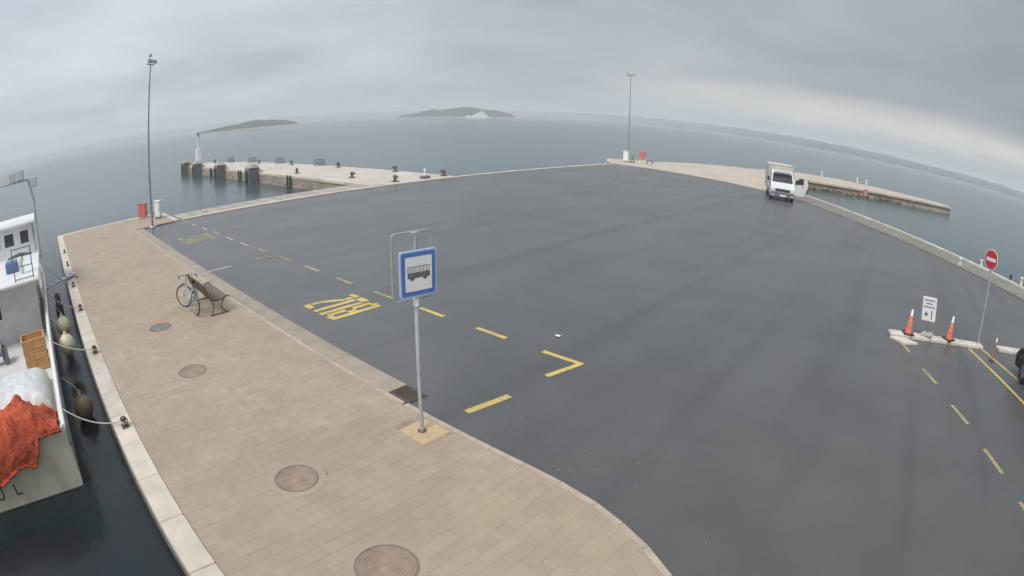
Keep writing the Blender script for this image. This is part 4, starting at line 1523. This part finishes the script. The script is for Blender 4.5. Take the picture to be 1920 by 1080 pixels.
# ================================================================== PIER FURNITURE
for i, (x_, lb) in enumerate(((-52.9, 'concrete berthing pillar on the pier nearest the yard'), (-63.2, 'second concrete berthing pillar from the yard'),
                              (-72.8, 'third concrete berthing pillar from the yard'), (-79.6, 'concrete berthing pillar at the seaward tip of the pier'))):
    if i == 0:
        fp = thing('berthing_pillar', lb, 'pillar', (x_, 23.0, 0), group='concrete berthing pillars of the pier')
        MB().rbox((0, -.25, -1.35), (1.15, 1.1, 3.9), 0.03).build('shaft', 'fender_conc', fp)
        q = MB()
        q.add([(-.66, -.75, .60), (.66, -.75, .60), (.66, .40, .60), (-.66, .40, .60), (-.40, -.45, .92), (.40, -.45, .92), (.40, .20, .92), (-.40, .20, .92)],
              [(3, 2, 1, 0), (4, 5, 6, 7), (0, 1, 5, 4), (1, 2, 6, 5), (2, 3, 7, 6), (3, 0, 4, 7)])
        q.build('cap', 'slab', fp)
        MB().add([(-.5, .32, -.02), (.5, .32, -.02), (.5, 1.1, -.02), (-.5, 1.1, -.02), (-.5, .32, .58), (.5, .32, .58)],
                 [(0, 3, 2, 1), (0, 1, 5, 4), (4, 5, 2, 3), (1, 2, 5), (0, 4, 3)]).build('brace', 'coping', fp)
        MB().rbox((0, -.84, -.55), (0.8, 0.10, 1.7), 0.02).build('rubber_face', 'dark', fp)
    else:
        copy_tree(fp, lb, (x_, 23.0 + (0.2 if i == 3 else 0), 0))

pb = thing('pier_bollard', '', 'bollard', (0, 0, 0), group='iron bollards on the pier')
MB().rbox((0, 0, 0.03), (0.62, 0.5, 0.06), 0.015).build('base', 'iron', pb)
MB().tube([(0, 0, .04), (0, 0, .22), (0.02, 0, .42)], [.17, .13, .15], 12).build('post', 'iron', pb)
MB().tube([(-.12, 0, .45), (0.05, 0, .47), (.30, 0, .44), (.40, 0, .38)], [.13, .13, .11, .06], 10).build('horn', 'iron', pb)
ordn = ['first', 'second', 'third', 'fourth', 'fifth', 'sixth']
pbs = [(x_, y_, 'iron bollard on the near side of the pier, %s from the yard' % ordn[i]) for i, (x_, y_) in enumerate(((-33.2, 26.1), (-38.3, 25.6), (-47.0, 25.05), (-56.7, 24.85), (-66.2, 24.6)))]
pbs += [(x_, y_, 'iron bollard on the far side of the pier, %s from the yard' % ordn[i]) for i, (x_, y_) in enumerate(((-33.2, 31.1), (-39.0, 30.7), (-47.6, 30.2), (-56.8, 29.6), (-64.6, 28.9), (-77.5, 27.2)))]
for i, (x_, y_, lb) in enumerate(pbs):
    if i == 0:
        pb.scale = (.85,) * 3
        pb.location = (x_, y_, -0.01)
        pb['label'] = lb
    else:
        copy_tree(pb, lb, (x_, y_, -0.01), random.uniform(-.4, .4) if i < 5 else math.pi + random.uniform(-.4, .4))

bc = thing('barred_frame', '', 'metal frame', (0, 0, 0), group='grey barred metal frames along the far edge of the pier')
q = MB()
for sy in (-.22, .22):
    q.tube([(-.52, sy, 0), (-.42, sy, .72), (.48, sy, .72), (.56, sy, 0)], 0.035, 8)
for sx in (-.42, .48):
    q.tube([(sx, -.22, .72), (sx, .22, .72)], 0.03, 8)
q.build('frame', 'galv_dark', bc)
for k in range(7):
    MB().box((-.32 + .12 * k, .2, .36), (0.05, 0.03, 0.66)).build('bar', 'galv_dark', bc)
MB().rbox((.03, 0, .30), (0.92, 0.40, 0.05), .01).build('shelf', 'galv_dark', bc)
for i, (x_, y_, lb) in enumerate(((-51.6, 30.3, 'grey barred metal frame on the pier nearest the yard'), (-60.2, 29.7, 'second grey barred metal frame on the pier from the yard'),
                                  (-67.6, 29.2, 'third grey barred metal frame on the pier from the yard'), (-73.6, 28.3, 'grey barred metal frame on the pier nearest the white beacon'))):
    if i == 0:
        bc.location = (x_, y_, -0.01)
        bc.rotation_euler = (0, 0, R(42))
        bc['label'] = lb
    else:
        copy_tree(bc, lb, (x_, y_, -0.01), R(42 + random.uniform(-8, 8)))

ld = thing('pier_ladder', '', 'ladder', (0, 0, 0), group='dark ladders on the pier wall')
for s in (-1, 1):
    MB().box((s * .32, 0, -.65), (0.12, 0.10, 1.5)).build('rail', 'dark', ld)
for k in range(5):
    MB().box((0, 0, -1.2 + .27 * k), (0.52, 0.05, 0.06)).build('rung', 'dark', ld)
for i, (x_, lb) in enumerate(((-45.2, 'dark ladder on the pier wall nearest the yard'), (-57.6, 'dark ladder on the pier wall between first and second pillars'), (-68.0, 'dark ladder on the pier wall between second and third pillars'))):
    if i == 0:
        ld.location = (x_, 23.22, 0)
        ld['label'] = lb
    else:
        copy_tree(ld, lb, (x_, 23.22, 0))

bcn = thing('harbour_beacon', 'slim white harbour light beacon at the tip of the pier', 'beacon', (-78.8, 24.9, -0.01))
MB().rbox((0, 0, 1.15), (0.72, 0.72, 2.3), 0.05).build('base', 'white', bcn)
MB().lathe([(0.16, 2.25), (0.13, 3.9), (0.13, 4.2)], n=12).build('column', 'white', bcn)
MB().lathe([(0.32, 4.15), (0.32, 4.22), (0.30, 4.23)], n=12).build('gallery', 'galv', bcn)
MB().lathe([(0.12, 4.22), (0.15, 4.3), (0.15, 4.65), (0.05, 4.78)], n=12).build('lantern', 'galv_dark', bcn)
gr = MB()
gr.torus((0, 0, 4.5), .34, .02, (0, 0, 1), 16, 5)
for k in range(6):
    gr.tube([(.32 * math.cos(k * 1.047), .32 * math.sin(k * 1.047), 4.2), (.34 * math.cos(k * 1.047), .34 * math.sin(k * 1.047), 4.5)], .015, 5)
gr.build('guard_rail', 'galv', bcn)
hp = thing('service_hatch', 'low dark service box with white top near the foot of the pier', 'service box', (-33.0, 28.9, -0.01), R(80))
MB().rbox((0, 0, .10), (0.75, 0.45, .20), .03).build('box', 'galv_dark', hp)
MB().tube([(0, 0, .18), (0, 0, .62)], .06, 8).build('post', 'white', hp)
MB().lathe([(.10, .6), (.10, .72), (.04, .76)], n=10).build('head', 'white', hp)

# ================================================================== BOX TRUCK
vt = thing('box_truck', 'white box truck with its side door open at the edge of the yard', 'truck', (-9.85, 45.6, -0.05), R(18))
vt.scale = (1.06, 1, .98)
# local: front at y = 0, rear at +y, x right as seen from the front
prof_s = [(0.06, .40), (0.0, .62), (0.02, 1.02), (0.10, 1.22), (0.62, 1.46), (1.22, 2.22), (1.42, 2.38), (1.62, 2.44), (2.32, 2.46), (2.32, .45)]
lev = lambda z: 0.99 - max(0, z - 1.3) * 0.10


def xprof(q, pr, shrink=0.0):
    n = len(pr)
    L_ = [(-lev(z) + shrink, y, z) for y, z in pr]
    R_ = [(lev(z) - shrink, y, z) for y, z in pr]
    return q.add(L_ + R_, [tuple(range(n)), tuple(range(2 * n - 1, n - 1, -1))] + [(i, n + i, n + (i + 1) % n, (i + 1) % n) for i in range(n)])


cab = xprof(MB(), prof_s).build('cab', 'van', vt)


def cabquad(name, pts, m, parent=cab):
    return MB().add(pts, [tuple(range(len(pts)))]).build(name, m, parent)


wsx = lambda z: lev(z) - 0.10
o_ = 0.012
ws = [(-wsx(1.5), .655, 1.50), (wsx(1.5), .655, 1.50), (wsx(2.18), 1.19, 2.18), (-wsx(2.18), 1.19, 2.18)]
nrm = Vector((0, -.78, .62))
MB().add([tuple(Vector(p) + nrm * o_) for p in ws], [(0, 1, 2, 3)]).build('windscreen', 'glass', cab)
for s in (-1, 1):
    sx = lambda z: s * (lev(z) + .012)
    w = [(sx(1.50), .80, 1.50), (sx(1.50), 1.75, 1.50), (sx(2.2), 1.75, 2.2), (sx(2.2), 1.35, 2.2)]
    cabquad('side_window', w if s < 0 else w[::-1], 'glass')
    MB().add([(s * .64, -.012, .86), (s * .97, .02, .90), (s * .97, .10, 1.16), (s * .70, .04, 1.10)], [(0, 1, 2, 3) if s > 0 else (3, 2, 1, 0)]).build('headlight', 'lens', cab)
    mr = MB().rbox((s * 1.20, .78, 1.72), (0.16, 0.09, 0.36), 0.03).build('mirror', 'black', cab)
    MB().tube([(s * .98, .82, 1.62), (s * 1.16, .80, 1.62)], .018, 6).build('mirror_arm', 'black', mr)
MB().rbox((0, -.01, 0.55), (1.96, 0.20, 0.46), 0.05).build('bumper', 'galv_dark', vt)
gl = MB().rbox((0, -.005, 0.90), (1.22, 0.06, 0.24), 0.02).build('grille', 'black', cab)
for k in range(3):
    MB().box((0, -.04, .86 + .06 * k), (1.08, .012, .018)).build('grille_bar', 'galv_dark', gl)
MB().box((0.05, -.118, .47), (0.52, .014, .115)).build('licence_plate', 'sign_white', vt)
for s in (-1, 1):
    wp = MB().tube([(s * .1 - .3, .70, 1.52), (s * .1 + .35, .86, 1.74)], .012, 5).build('wiper', 'black', cab)
# open door on the right
dp = [(0, .55), (.92, .55), (.92, 1.50), (.92, 2.15), (.38, 2.15), (.02, 1.50)]
a = R(8)
q = MB()
n = len(dp)
vs = []
for th in (0, .06):
    for u, z in dp:
        vs.append((1.0 + u * math.cos(a), .86 + u * math.sin(a) + th, z))
q.add(vs, [tuple(range(n)), tuple(range(2 * n - 1, n - 1, -1))] + [(i, n + i, n + (i + 1) % n, (i + 1) % n) for i in range(n)])
dr = q.build('door', 'van', vt)
wn_ = [(.12, 1.52), (.84, 1.52), (.84, 2.06), (.45, 2.06)]
MB().add([(1.0 + u * math.cos(a), .86 + u * math.sin(a) - .008, z) for u, z in wn_], [(0, 1, 2, 3)]).build('window', 'glass', dr)
MB().box((1.0 + .8 * math.cos(a), .86 + .8 * math.sin(a) - .02, 1.36), (.14, .03, .04)).build('handle', 'black', dr)
MB().box((0, 3.6, .62), (0.9, 5.2, .22)).build('chassis', 'black', vt)
for s in (-1, 1):
    for y_ in (.80, 1.80):
        MB().box((s * .992, y_, .98), (.012, .018, .86)).build('door_seam', 'galv_dark', cab)
    MB().rbox((s * .985, 1.66, 1.30), (.05, .14, .045), .01).build('door_handle', 'black', cab)
    MB().rbox((s * .80, -.055, .47), (.26, .12, .12), .02).build('fog_lamp', 'lens', cab)
    MB().rbox((s * 1.0, 3.4, .52), (.06, 1.9, .26), .02).build('side_guard', 'galv_dark', vt)
MB().rbox((0, 1.05, 2.43), (1.5, .5, .07), .03).build('roof_visor', 'van', cab)
MB().rbox((0, .30, .60), (1.8, .4, .12), .02).build('skid_plate', 'black', vt)
bx = MB().rbox((0, 4.45, 1.80), (2.24, 4.0, 2.16), 0.04).build('cargo_box', 'cream', vt)
for s in (-1, 1):
    MB().box((s * 1.10, 2.455, 1.80), (0.07, 0.05, 2.10)).build('corner_trim', 'galv', bx)
    MB().box((s * 1.128, 4.45, 0.78), (0.03, 3.9, 0.10)).build('side_rail', 'galv', bx)
MB().box((0, 2.452, 2.84), (2.1, 0.05, 0.07)).build('front_trim', 'galv', bx)
for k in range(5):
    for s in (-1, 1):
        MB().box((s * 1.124, 2.95 + k * .75, 1.80), (.010, .03, 2.0)).build('panel_rib', 'cream', bx)
for y in (0.95, 4.9):
    for s in (-1, 1):
        t_ = MB().lathe([(.20, -.11), (.34, -.11), (.37, -.07), (.37, .07), (.34, .11), (.20, .11)], (s * .88, y, .37), 24, 'x').build('wheel', 'dark', vt)
        MB().lathe([(.03, -.115), (.20, -.115), (.21, .115), (.03, .115)], (s * .88, y, .37), 20, 'x').build('rim', 'galv', t_)
for s in (-1, 1):
    MB().lathe([(.445, -.06), (.445, .12), (.43, .125)], (s * .91, .95, .40), 24, 'x').build('wheel_arch', 'black', cab)

# ================================================================== TRAFFIC ISLAND, CONES, SIGNS (right)
IA, IB = Vector((0.62, 16.80)), Vector((7.6, 19.2))
iv = (IB - IA).normalized()
ian = math.atan2(iv.y, iv.x)
isl = thing('traffic_island', 'long low whitish concrete kerb island under the cones and no-entry sign', 'traffic island', (IA.x, IA.y, -0.05), ian)
for i in range(9):
    if i == 5:
        continue
    MB().rbox((0.40 + i * .80, 0, 0.05), (0.785, 0.38, 0.13), 0.025).build('kerb_block', 'white_kerb', isl)
MB().prism([(-.05, -.30), (.35, -.75), (.95, -.60), (.55, -.22)], 0.0, 0.05).build('kerb_block', 'white_kerb', isl)


def on_island(s, lift=0.065):
    p = IA + iv * s
    return (p.x, p.y, lift)


cn = thing('traffic_cone', '', 'traffic cone', (0, 0, 0), group='orange cones on the traffic island')
MB().rbox((0, 0, .018), (0.40, 0.40, 0.036), 0.012).build('base', 'dark', cn)
MB().lathe([(.135, .03), (.125, .06), (.028, .74), (.02, .75)], n=20).build('body', 'orange', cn)
MB().lathe([(.1075, .20), (.0935, .30), (.093, .30)], n=20).build('band', 'red_faded', cn)
MB().lathe([(.056, .56), (.030, .745), (.021, .752)], n=20).build('tip', 'sign_white', cn)
cn.location = on_island(.72)
cn.rotation_euler = (0, R(-1), .3)
cn['label'] = 'orange traffic cone at the left end of the kerb island'
copy_tree(cn, 'orange traffic cone between the small notice board and the no-entry pole', on_island(2.42), .8)

nb_ = thing('notice_board', 'small white notice board with plus sign and bar between two cones', 'notice board', on_island(1.47), R(-22))
MB().rbox((0, 0.02, .05), (0.42, 0.34, 0.10), 0.03).build('weight', 'slab', nb_)
MB().tube([(0, 0.03, .05), (0, 0.03, 0.62)], 0.016, 8).build('post', 'galv_dark', nb_)
nb_.rotation_euler = (Matrix.Rotation(R(-8), 3, Vector((.1, .995, 0))) @ Matrix.Rotation(R(-22), 3, 'Z')).to_euler()
bd = MB().rbox((0, 0, .84), (0.54, 0.025, 0.74), 0.01).build('board', 'sign_white', nb_)
q = MB()
random.seed(3)
for z, x0, x1, h in ((1.09, -.20, .20, .035), (.99, -.13, .12, .035), (.885, -.21, .19, .035)):
    xx = x0
    while xx < x1:
        w = random.uniform(.018, .03)
        q.add([(xx, -.0145, z), (xx + w, -.0145, z), (xx + w, -.0145, z + h * random.uniform(.8, 1.2)), (xx, -.0145, z + h)], [(0, 1, 2, 3)])
        xx += w + .007
for x0, z0, x1, z1 in ((-.17, .66, -.02, .70), (-.115, .60, -.075, .76), (.10, .54, .135, .82)):
    q.add([(x0, -.0145, z0), (x1, -.0145, z0), (x1, -.0145, z1), (x0, -.0145, z1)], [(0, 1, 2, 3)])
tag(q.build('lettering', 'print', bd), kind='stuff')

ne = thing('no_entry_sign', 'round red no-entry sign with white bar on a grey pole', 'no-entry sign', on_island(3.78), R(-46))
MB().lathe([(.036, -.02), (.036, 3.05)], n=12).build('pole', 'galv', ne)
ne.rotation_euler = (Matrix.Rotation(R(-3.2), 3, Vector((.22, .975, 0))) @ Matrix.Rotation(R(-46), 3, 'Z')).to_euler()
zc = 2.72
dsc = MB().lathe([(.315, -.045), (.318, -.035), (.315, -.028)], (0, 0, zc), 36, 'y', False).build('rim_disc', 'sign_white', ne)
MB().lathe([(.295, -.048), (.295, -.046)], (0, 0, zc), 36, 'y', False).build('red_disc', 'red', dsc)
MB().box((0, -.050, zc), (0.46, .004, .11)).build('white_bar', 'sign_white', dsc)
for dz_ in (-.15, .15):
    MB().box((0, -.005, zc + dz_), (0.12, .05, .04)).build('bracket', 'galv', ne)

fb = thing('marker_post', 'thin red and white flexible marker post beside the no-entry pole', 'marker post', (4.66, 16.95, -0.05))
MB().lathe([(.10, 0), (.10, .03), (.05, .05)], n=14).build('foot', 'dark', fb)
MB().lathe([(.028, .04), (.026, .60), (.026, .76), (.015, .78)], n=14).build('post', 'red_faded', fb)
MB().lathe([(.029, .62), (.029, .74), (.0285, .74)], n=14).build('band', 'sign_white', fb)

# ------------------------------------------------------------------ parked car, mostly out of frame
car = thing('parked_car', 'black car at the right edge, only a wheel with silver spokes in view', 'car', (6.90, 14.85, -0.05), R(20))
# local: length along y (front at +y), wheels at y = +-1.28, x left = -0.78
cp_ = [(-1.95, .32), (-2.05, .60), (-1.98, .95), (-1.55, 1.02), (-1.25, 1.42), (-.7, 1.48), (.2, 1.46), (.85, 1.02), (1.75, .88), (1.98, .62), (1.92, .30)]
lv2 = lambda z: .86 - max(0, z - .95) * .32 - max(0, .5 - z) * .12
n = len(cp_)
q = MB()
Lp = [(-lv2(z), y, z) for y, z in cp_]
Rp = [(lv2(z), y, z) for y, z in cp_]
q.add(Lp + Rp, [tuple(range(n - 1, -1, -1)), tuple(range(n, 2 * n))] + [(i, (i + 1) % n, n + (i + 1) % n, n + i) for i in range(n)])
body = q.build('body', 'carpaint', car)
for s in (-1, 1):
    xw = lambda z: s * (lv2(z) + .008)
    MB().add([(xw(1.02), -1.35, 1.04), (xw(1.02), .68, 1.04), (xw(1.4), .12, 1.40), (xw(1.4), -1.1, 1.38)], [(0, 1, 2, 3) if s > 0 else (3, 2, 1, 0)]).build('side_window', 'glass', body)
    for y, st in ((1.24, R(-6)), (-1.24, 0)):
        wl = MB().lathe([(.20, -.10), (.30, -.105), (.325, -.07), (.325, .07), (.30, .105), (.20, .10)], (0, 0, 0), 28, 'x').build('wheel', 'dark', car, (s * .78, y, .325))
        wl.rotation_euler = (0, 0, st)
        al = MB()
        al.lathe([(.215, -.085), (.225, -.10), (.235, -.085), (.215, -.05)], (0, 0, 0), 28, 'x')
        for k in range(10):
            an = 2 * math.pi * k / 10 + (.12 if k % 2 else -.12)
            al.tube([(s * .09, .05 * math.cos(an), .05 * math.sin(an)), (s * .09, .215 * math.cos(an), .215 * math.sin(an))], .016, 5)
        al.lathe([(.05, -.1), (.05, .1)], (0, 0, 0), 12, 'x')
        if s > 0:
            al.lathe([(.215, .085), (.225, .10), (.235, .085), (.215, .05)], (0, 0, 0), 28, 'x')
        al.build('rim', 'alloy', wl)
    MB().add([(s * .55, 1.86, .72), (s * .80, 1.72, .76), (s * .78, 1.74, .88), (s * .52, 1.80, .86)], [(0, 1, 2, 3)]).build('headlight', 'lens', body)
    MB().rbox((s * .95, .62, 1.06), (.2, .1, .13), .03).build('mirror', 'black', body)
MB().add([(-.62, .80, 1.06), (.62, .80, 1.06), (.56, .27, 1.44), (-.56, .27, 1.44)], [(0, 1, 2, 3)]).build('windscreen', 'glass', body)

# ------------------------------------------------------------------ right-hand promenade furniture
rs = thing('round_sign', 'small round red-rimmed sign on a thin post at the far white coping', 'road sign', (-2.55, 46.4, 0.0), R(35))
MB().lathe([(.03, -.02), (.03, 2.2)], n=10).build('post', 'galv', rs)
d1 = MB().lathe([(.30, -.045), (.303, -.035), (.30, -.028)], (0, 0, 1.92), 28, 'y', False).build('rim_disc', 'red', rs)
MB().lathe([(.21, -.05), (.21, -.046)], (0, 0, 1.92), 28, 'y', False).build('face', 'print_pale', d1)
for i, (px_, py_, h_, m_, lb) in enumerate(((5.3, 34.1, .42, 'white', 'short white post on the promenade near the no-entry sign'), (7.15, 35.4, .40, 'white', 'short white post on the white coping by the no-entry sign'),
                                            (9.75, 32.4, .5, 'white', 'short white post on the white coping at the right edge'), (9.1, 33.2, .35, 'iron', 'dark iron stub on the white coping at the right edge'))):
    t = thing('short_post', lb, 'post', (px_, py_, -0.02 if i == 0 else .08), group='short posts along the right promenade')
    MB().lathe([(.11, 0), (.10, h_ * .8), (.12, h_ * .84), (.12, h_ * .95), (.06, h_)], n=12).build('shaft', m_, t)
    MB().rbox((0, 0, .02), (.3, .3, .05), .01).build('foot', 'slab', t)
for i, (s_, lb) in enumerate(((.12, 'first white post on the far side of the mole behind the truck'), (.36, 'second white post on the far side of the mole'), (.42, 'third white post on the far side of the mole'))):
    px_, py_ = -17 + 28 * s_, 95.6 - .5 * s_
    t = thing('mole_post', lb, 'post', (px_, py_, -0.01), group='white posts on the mole')
    MB().lathe([(.16, 0), (.14, .8), (.17, .85), (.1, .95)], n=10).build('shaft', 'white', t)
    MB().rbox((0, 0, .05), (.5, .5, .10), .02).build('foot', 'slab', t)
rlm = thing('mole_railing', 'pale railing round the tip of the mole', 'railing', (10.6, 92.6, -.01), R(82))
for k in range(6):
    MB().tube([(-2.0 + .8 * k, 0, 0), (-2.0 + .8 * k, 0, .8)], .04, 6).build('post', 'galv', rlm)
for z in (.45, .8):
    MB().tube([(-2.0, 0, z), (2.0, 0, z)], .035, 6).build('rail', 'white', rlm)

# ------------------------------------------------------------------ litter on the asphalt
lt = MB()
for i in range(5):
    for j in range(5):
        u, v = i / 4 - .5, j / 4 - .5
        lt.v.append((u * .16 + random.uniform(-.01, .01), v * .12 + random.uniform(-.01, .01), .03 + .05 * mnoise.noise(Vector((u * 4, v * 4, 2)))))
for i in range(4):
    for j in range(4):
        a_ = i * 5 + j
        lt.f.append((a_, a_ + 5, a_ + 6, a_ + 1))
        lt.s.append(False)
l_ = lt.build('paper_scrap', 'paper', None, (-7.05, 10.22, -0.045))
l_.modifiers.new('thick', 'SOLIDIFY').thickness = .006
l_.scale = (.75,) * 3
tag(l_, 'small white scrap of paper on the asphalt beyond the dashes', 'litter')
gv = MB()
for i in range(36):
    t_ = random.random()
    px_, py_ = -7 + 9.5 * t_ + random.uniform(-.2, .2), 5.75 + random.expovariate(2.6) - max(0, t_ - .45) * 3.0
    s = random.uniform(.006, .018)
    if px_ > -3.4:
        py_ += .25
    gv.box((px_, py_, -.05 + s * .5), (s * 1.4, s, s), random.uniform(0, 3), .6)
tag(gv.build('pebbles', 'gutter'), 'pale pebbles scattered on the asphalt along the kerb', 'pebbles', kind='stuff')

# ------------------------------------------------------------------ yacht before the island
yt = thing('motor_yacht', 'large white motor yacht in front of the wooded island', 'yacht', (820 * math.cos(R(133.6)), 820 * math.sin(R(133.6)), WZ), R(133.6 + 90 - 6))
# local x along the hull (bow at +x = image left)
sec2 = []
for i in range(13):
    t = i / 12
    wf = 1 if t < .5 else 1 - ((t - .5) / .5) ** 2 * .95
    sh = 2.6 + 1.6 * t * t
    sec2.append([(-17 + 35 * t, 3.4 * wf, sh), (-17 + 34 * t, 3.1 * wf, .3), (-17 + 33.5 * t, 2.2 * wf, -.8), (-17 + 33.5 * t, -2.2 * wf, -.8), (-17 + 34 * t, -3.1 * wf, .3), (-17 + 35 * t, -3.4 * wf, sh)])
q = MB()
vs = [p for r_ in sec2 for p in r_]
fs = [(i * 6 + j, i * 6 + (j + 1) % 6, (i + 1) * 6 + (j + 1) % 6, (i + 1) * 6 + j) for i in range(12) for j in range(6)]
q.add(vs, [f[::-1] for f in fs] + [tuple(range(6))])
q.build('hull', 'yacht', yt)
for nm, x0, x1, z0, z1, wd, rk0, rk1 in (('lower_deckhouse', -13, 9, 2.6, 5.8, 5.6, 0, 6), ('upper_deckhouse', -10, 3, 5.8, 8.6, 4.6, .5, 4), ('flybridge', -8, -2, 8.6, 10.4, 3.4, .5, 2)):
    d_ = MB()
    w2 = wd / 2
    d_.add([(x0, -w2, z0), (x1, -w2, z0), (x1, w2, z0), (x0, w2, z0), (x0 + rk0, -w2 * .9, z1), (x1 - rk1, -w2 * .9, z1), (x1 - rk1, w2 * .9, z1), (x0 + rk0, w2 * .9, z1)],
           [(3, 2, 1, 0), (4, 5, 6, 7), (0, 1, 5, 4), (1, 2, 6, 5), (2, 3, 7, 6), (3, 0, 4, 7)])
    o_h = d_.build(nm, 'yacht', yt)
    for s in (-1, 1):
        zz_ = (z0 + z1) / 2 + .2
        MB().box(((x0 + x1 - rk1) / 2, s * (w2 * .955), zz_), ((x1 - x0 - rk1) * .8, .12, .8)).build('window_band', 'glass', o_h)
MB().tube([(-6, 0, 10.2), (-6.6, 0, 13.2)], [.3, .12], 8).build('mast', 'white', yt)

# white buildings along the far shore
hs = thing('shore_house', '', 'house', (0, 0, 0), group='pale houses along the far shore')
MB().box((0, 0, 3.5), (22, 10, 7)).build('wall', 'house', hs)
q = MB()
q.add([(-11.5, -5.5, 7), (11.5, -5.5, 7), (11.5, 5.5, 7), (-11.5, 5.5, 7), (-9, 0, 9.6), (9, 0, 9.6)], [(0, 1, 5, 4), (2, 3, 4, 5), (1, 2, 5), (3, 0, 4), (3, 2, 1, 0)])
q.build('roof', 'tile', hs)
for k in range(5):
    MB().box((-8.4 + 4.2 * k, -5.02, 3.9), (1.5, .14, 2.0)).build('window', 'glass', hs)
spots = ((117.6, 2080, 1.4, 5, 'pale house on the far shore left of the tall mast'), (116.6, 1960, 1.1, 0.5, 'long pale house at the waterline just right of the far mast'), (115.2, 1900, 1.6, .5, 'second long pale house at the waterline right of the far mast'),
         (129.2, 2460, 1.2, 3, 'pale house on the far shore at the right tip of the island'), (126.0, 2430, 1.2, 1, 'pale house low on the far shore right of the island'), (123.8, 2380, 1.3, 1, 'pale house on the far shore between island and mast'))
for i, (az, r_, s_, z_, lb) in enumerate(spots):
    loc = (r_ * math.cos(R(az)), r_ * math.sin(R(az)), WZ + z_)
    if i == 0:
        hs.location, hs.rotation_euler, hs['label'] = loc, (0, 0, R(az + 90 + 180)), lb
        hs.scale = (s_,) * 3
    else:
        c = copy_tree(hs, lb, loc, R(az + 90 + 180))
        c.scale = (s_,) * 3

# ------------------------------------------------------------------ haze over the sea
hz = MB().box((0, 0, 19.5), (11600, 11600, 51)).build('haze', None)
hm_ = bpy.data.materials.new('haze')
hm_.use_nodes = True
ht = hm_.node_tree
ht.nodes.clear()
ho = ht.nodes.new('ShaderNodeOutputMaterial')
pv = ht.nodes.new('ShaderNodeVolumePrincipled')
pv.inputs['Color'].default_value = (0.93, 0.96, 1.0, 1)
pv.inputs['Density'].default_value = 0.00082
pv.inputs['Anisotropy'].default_value = 0.0
ht.links.new(pv.outputs[0], ho.inputs['Volume'])
hz.data.materials.append(hm_)
tag(hz, 'pale haze over the sea', 'haze', kind='stuff')
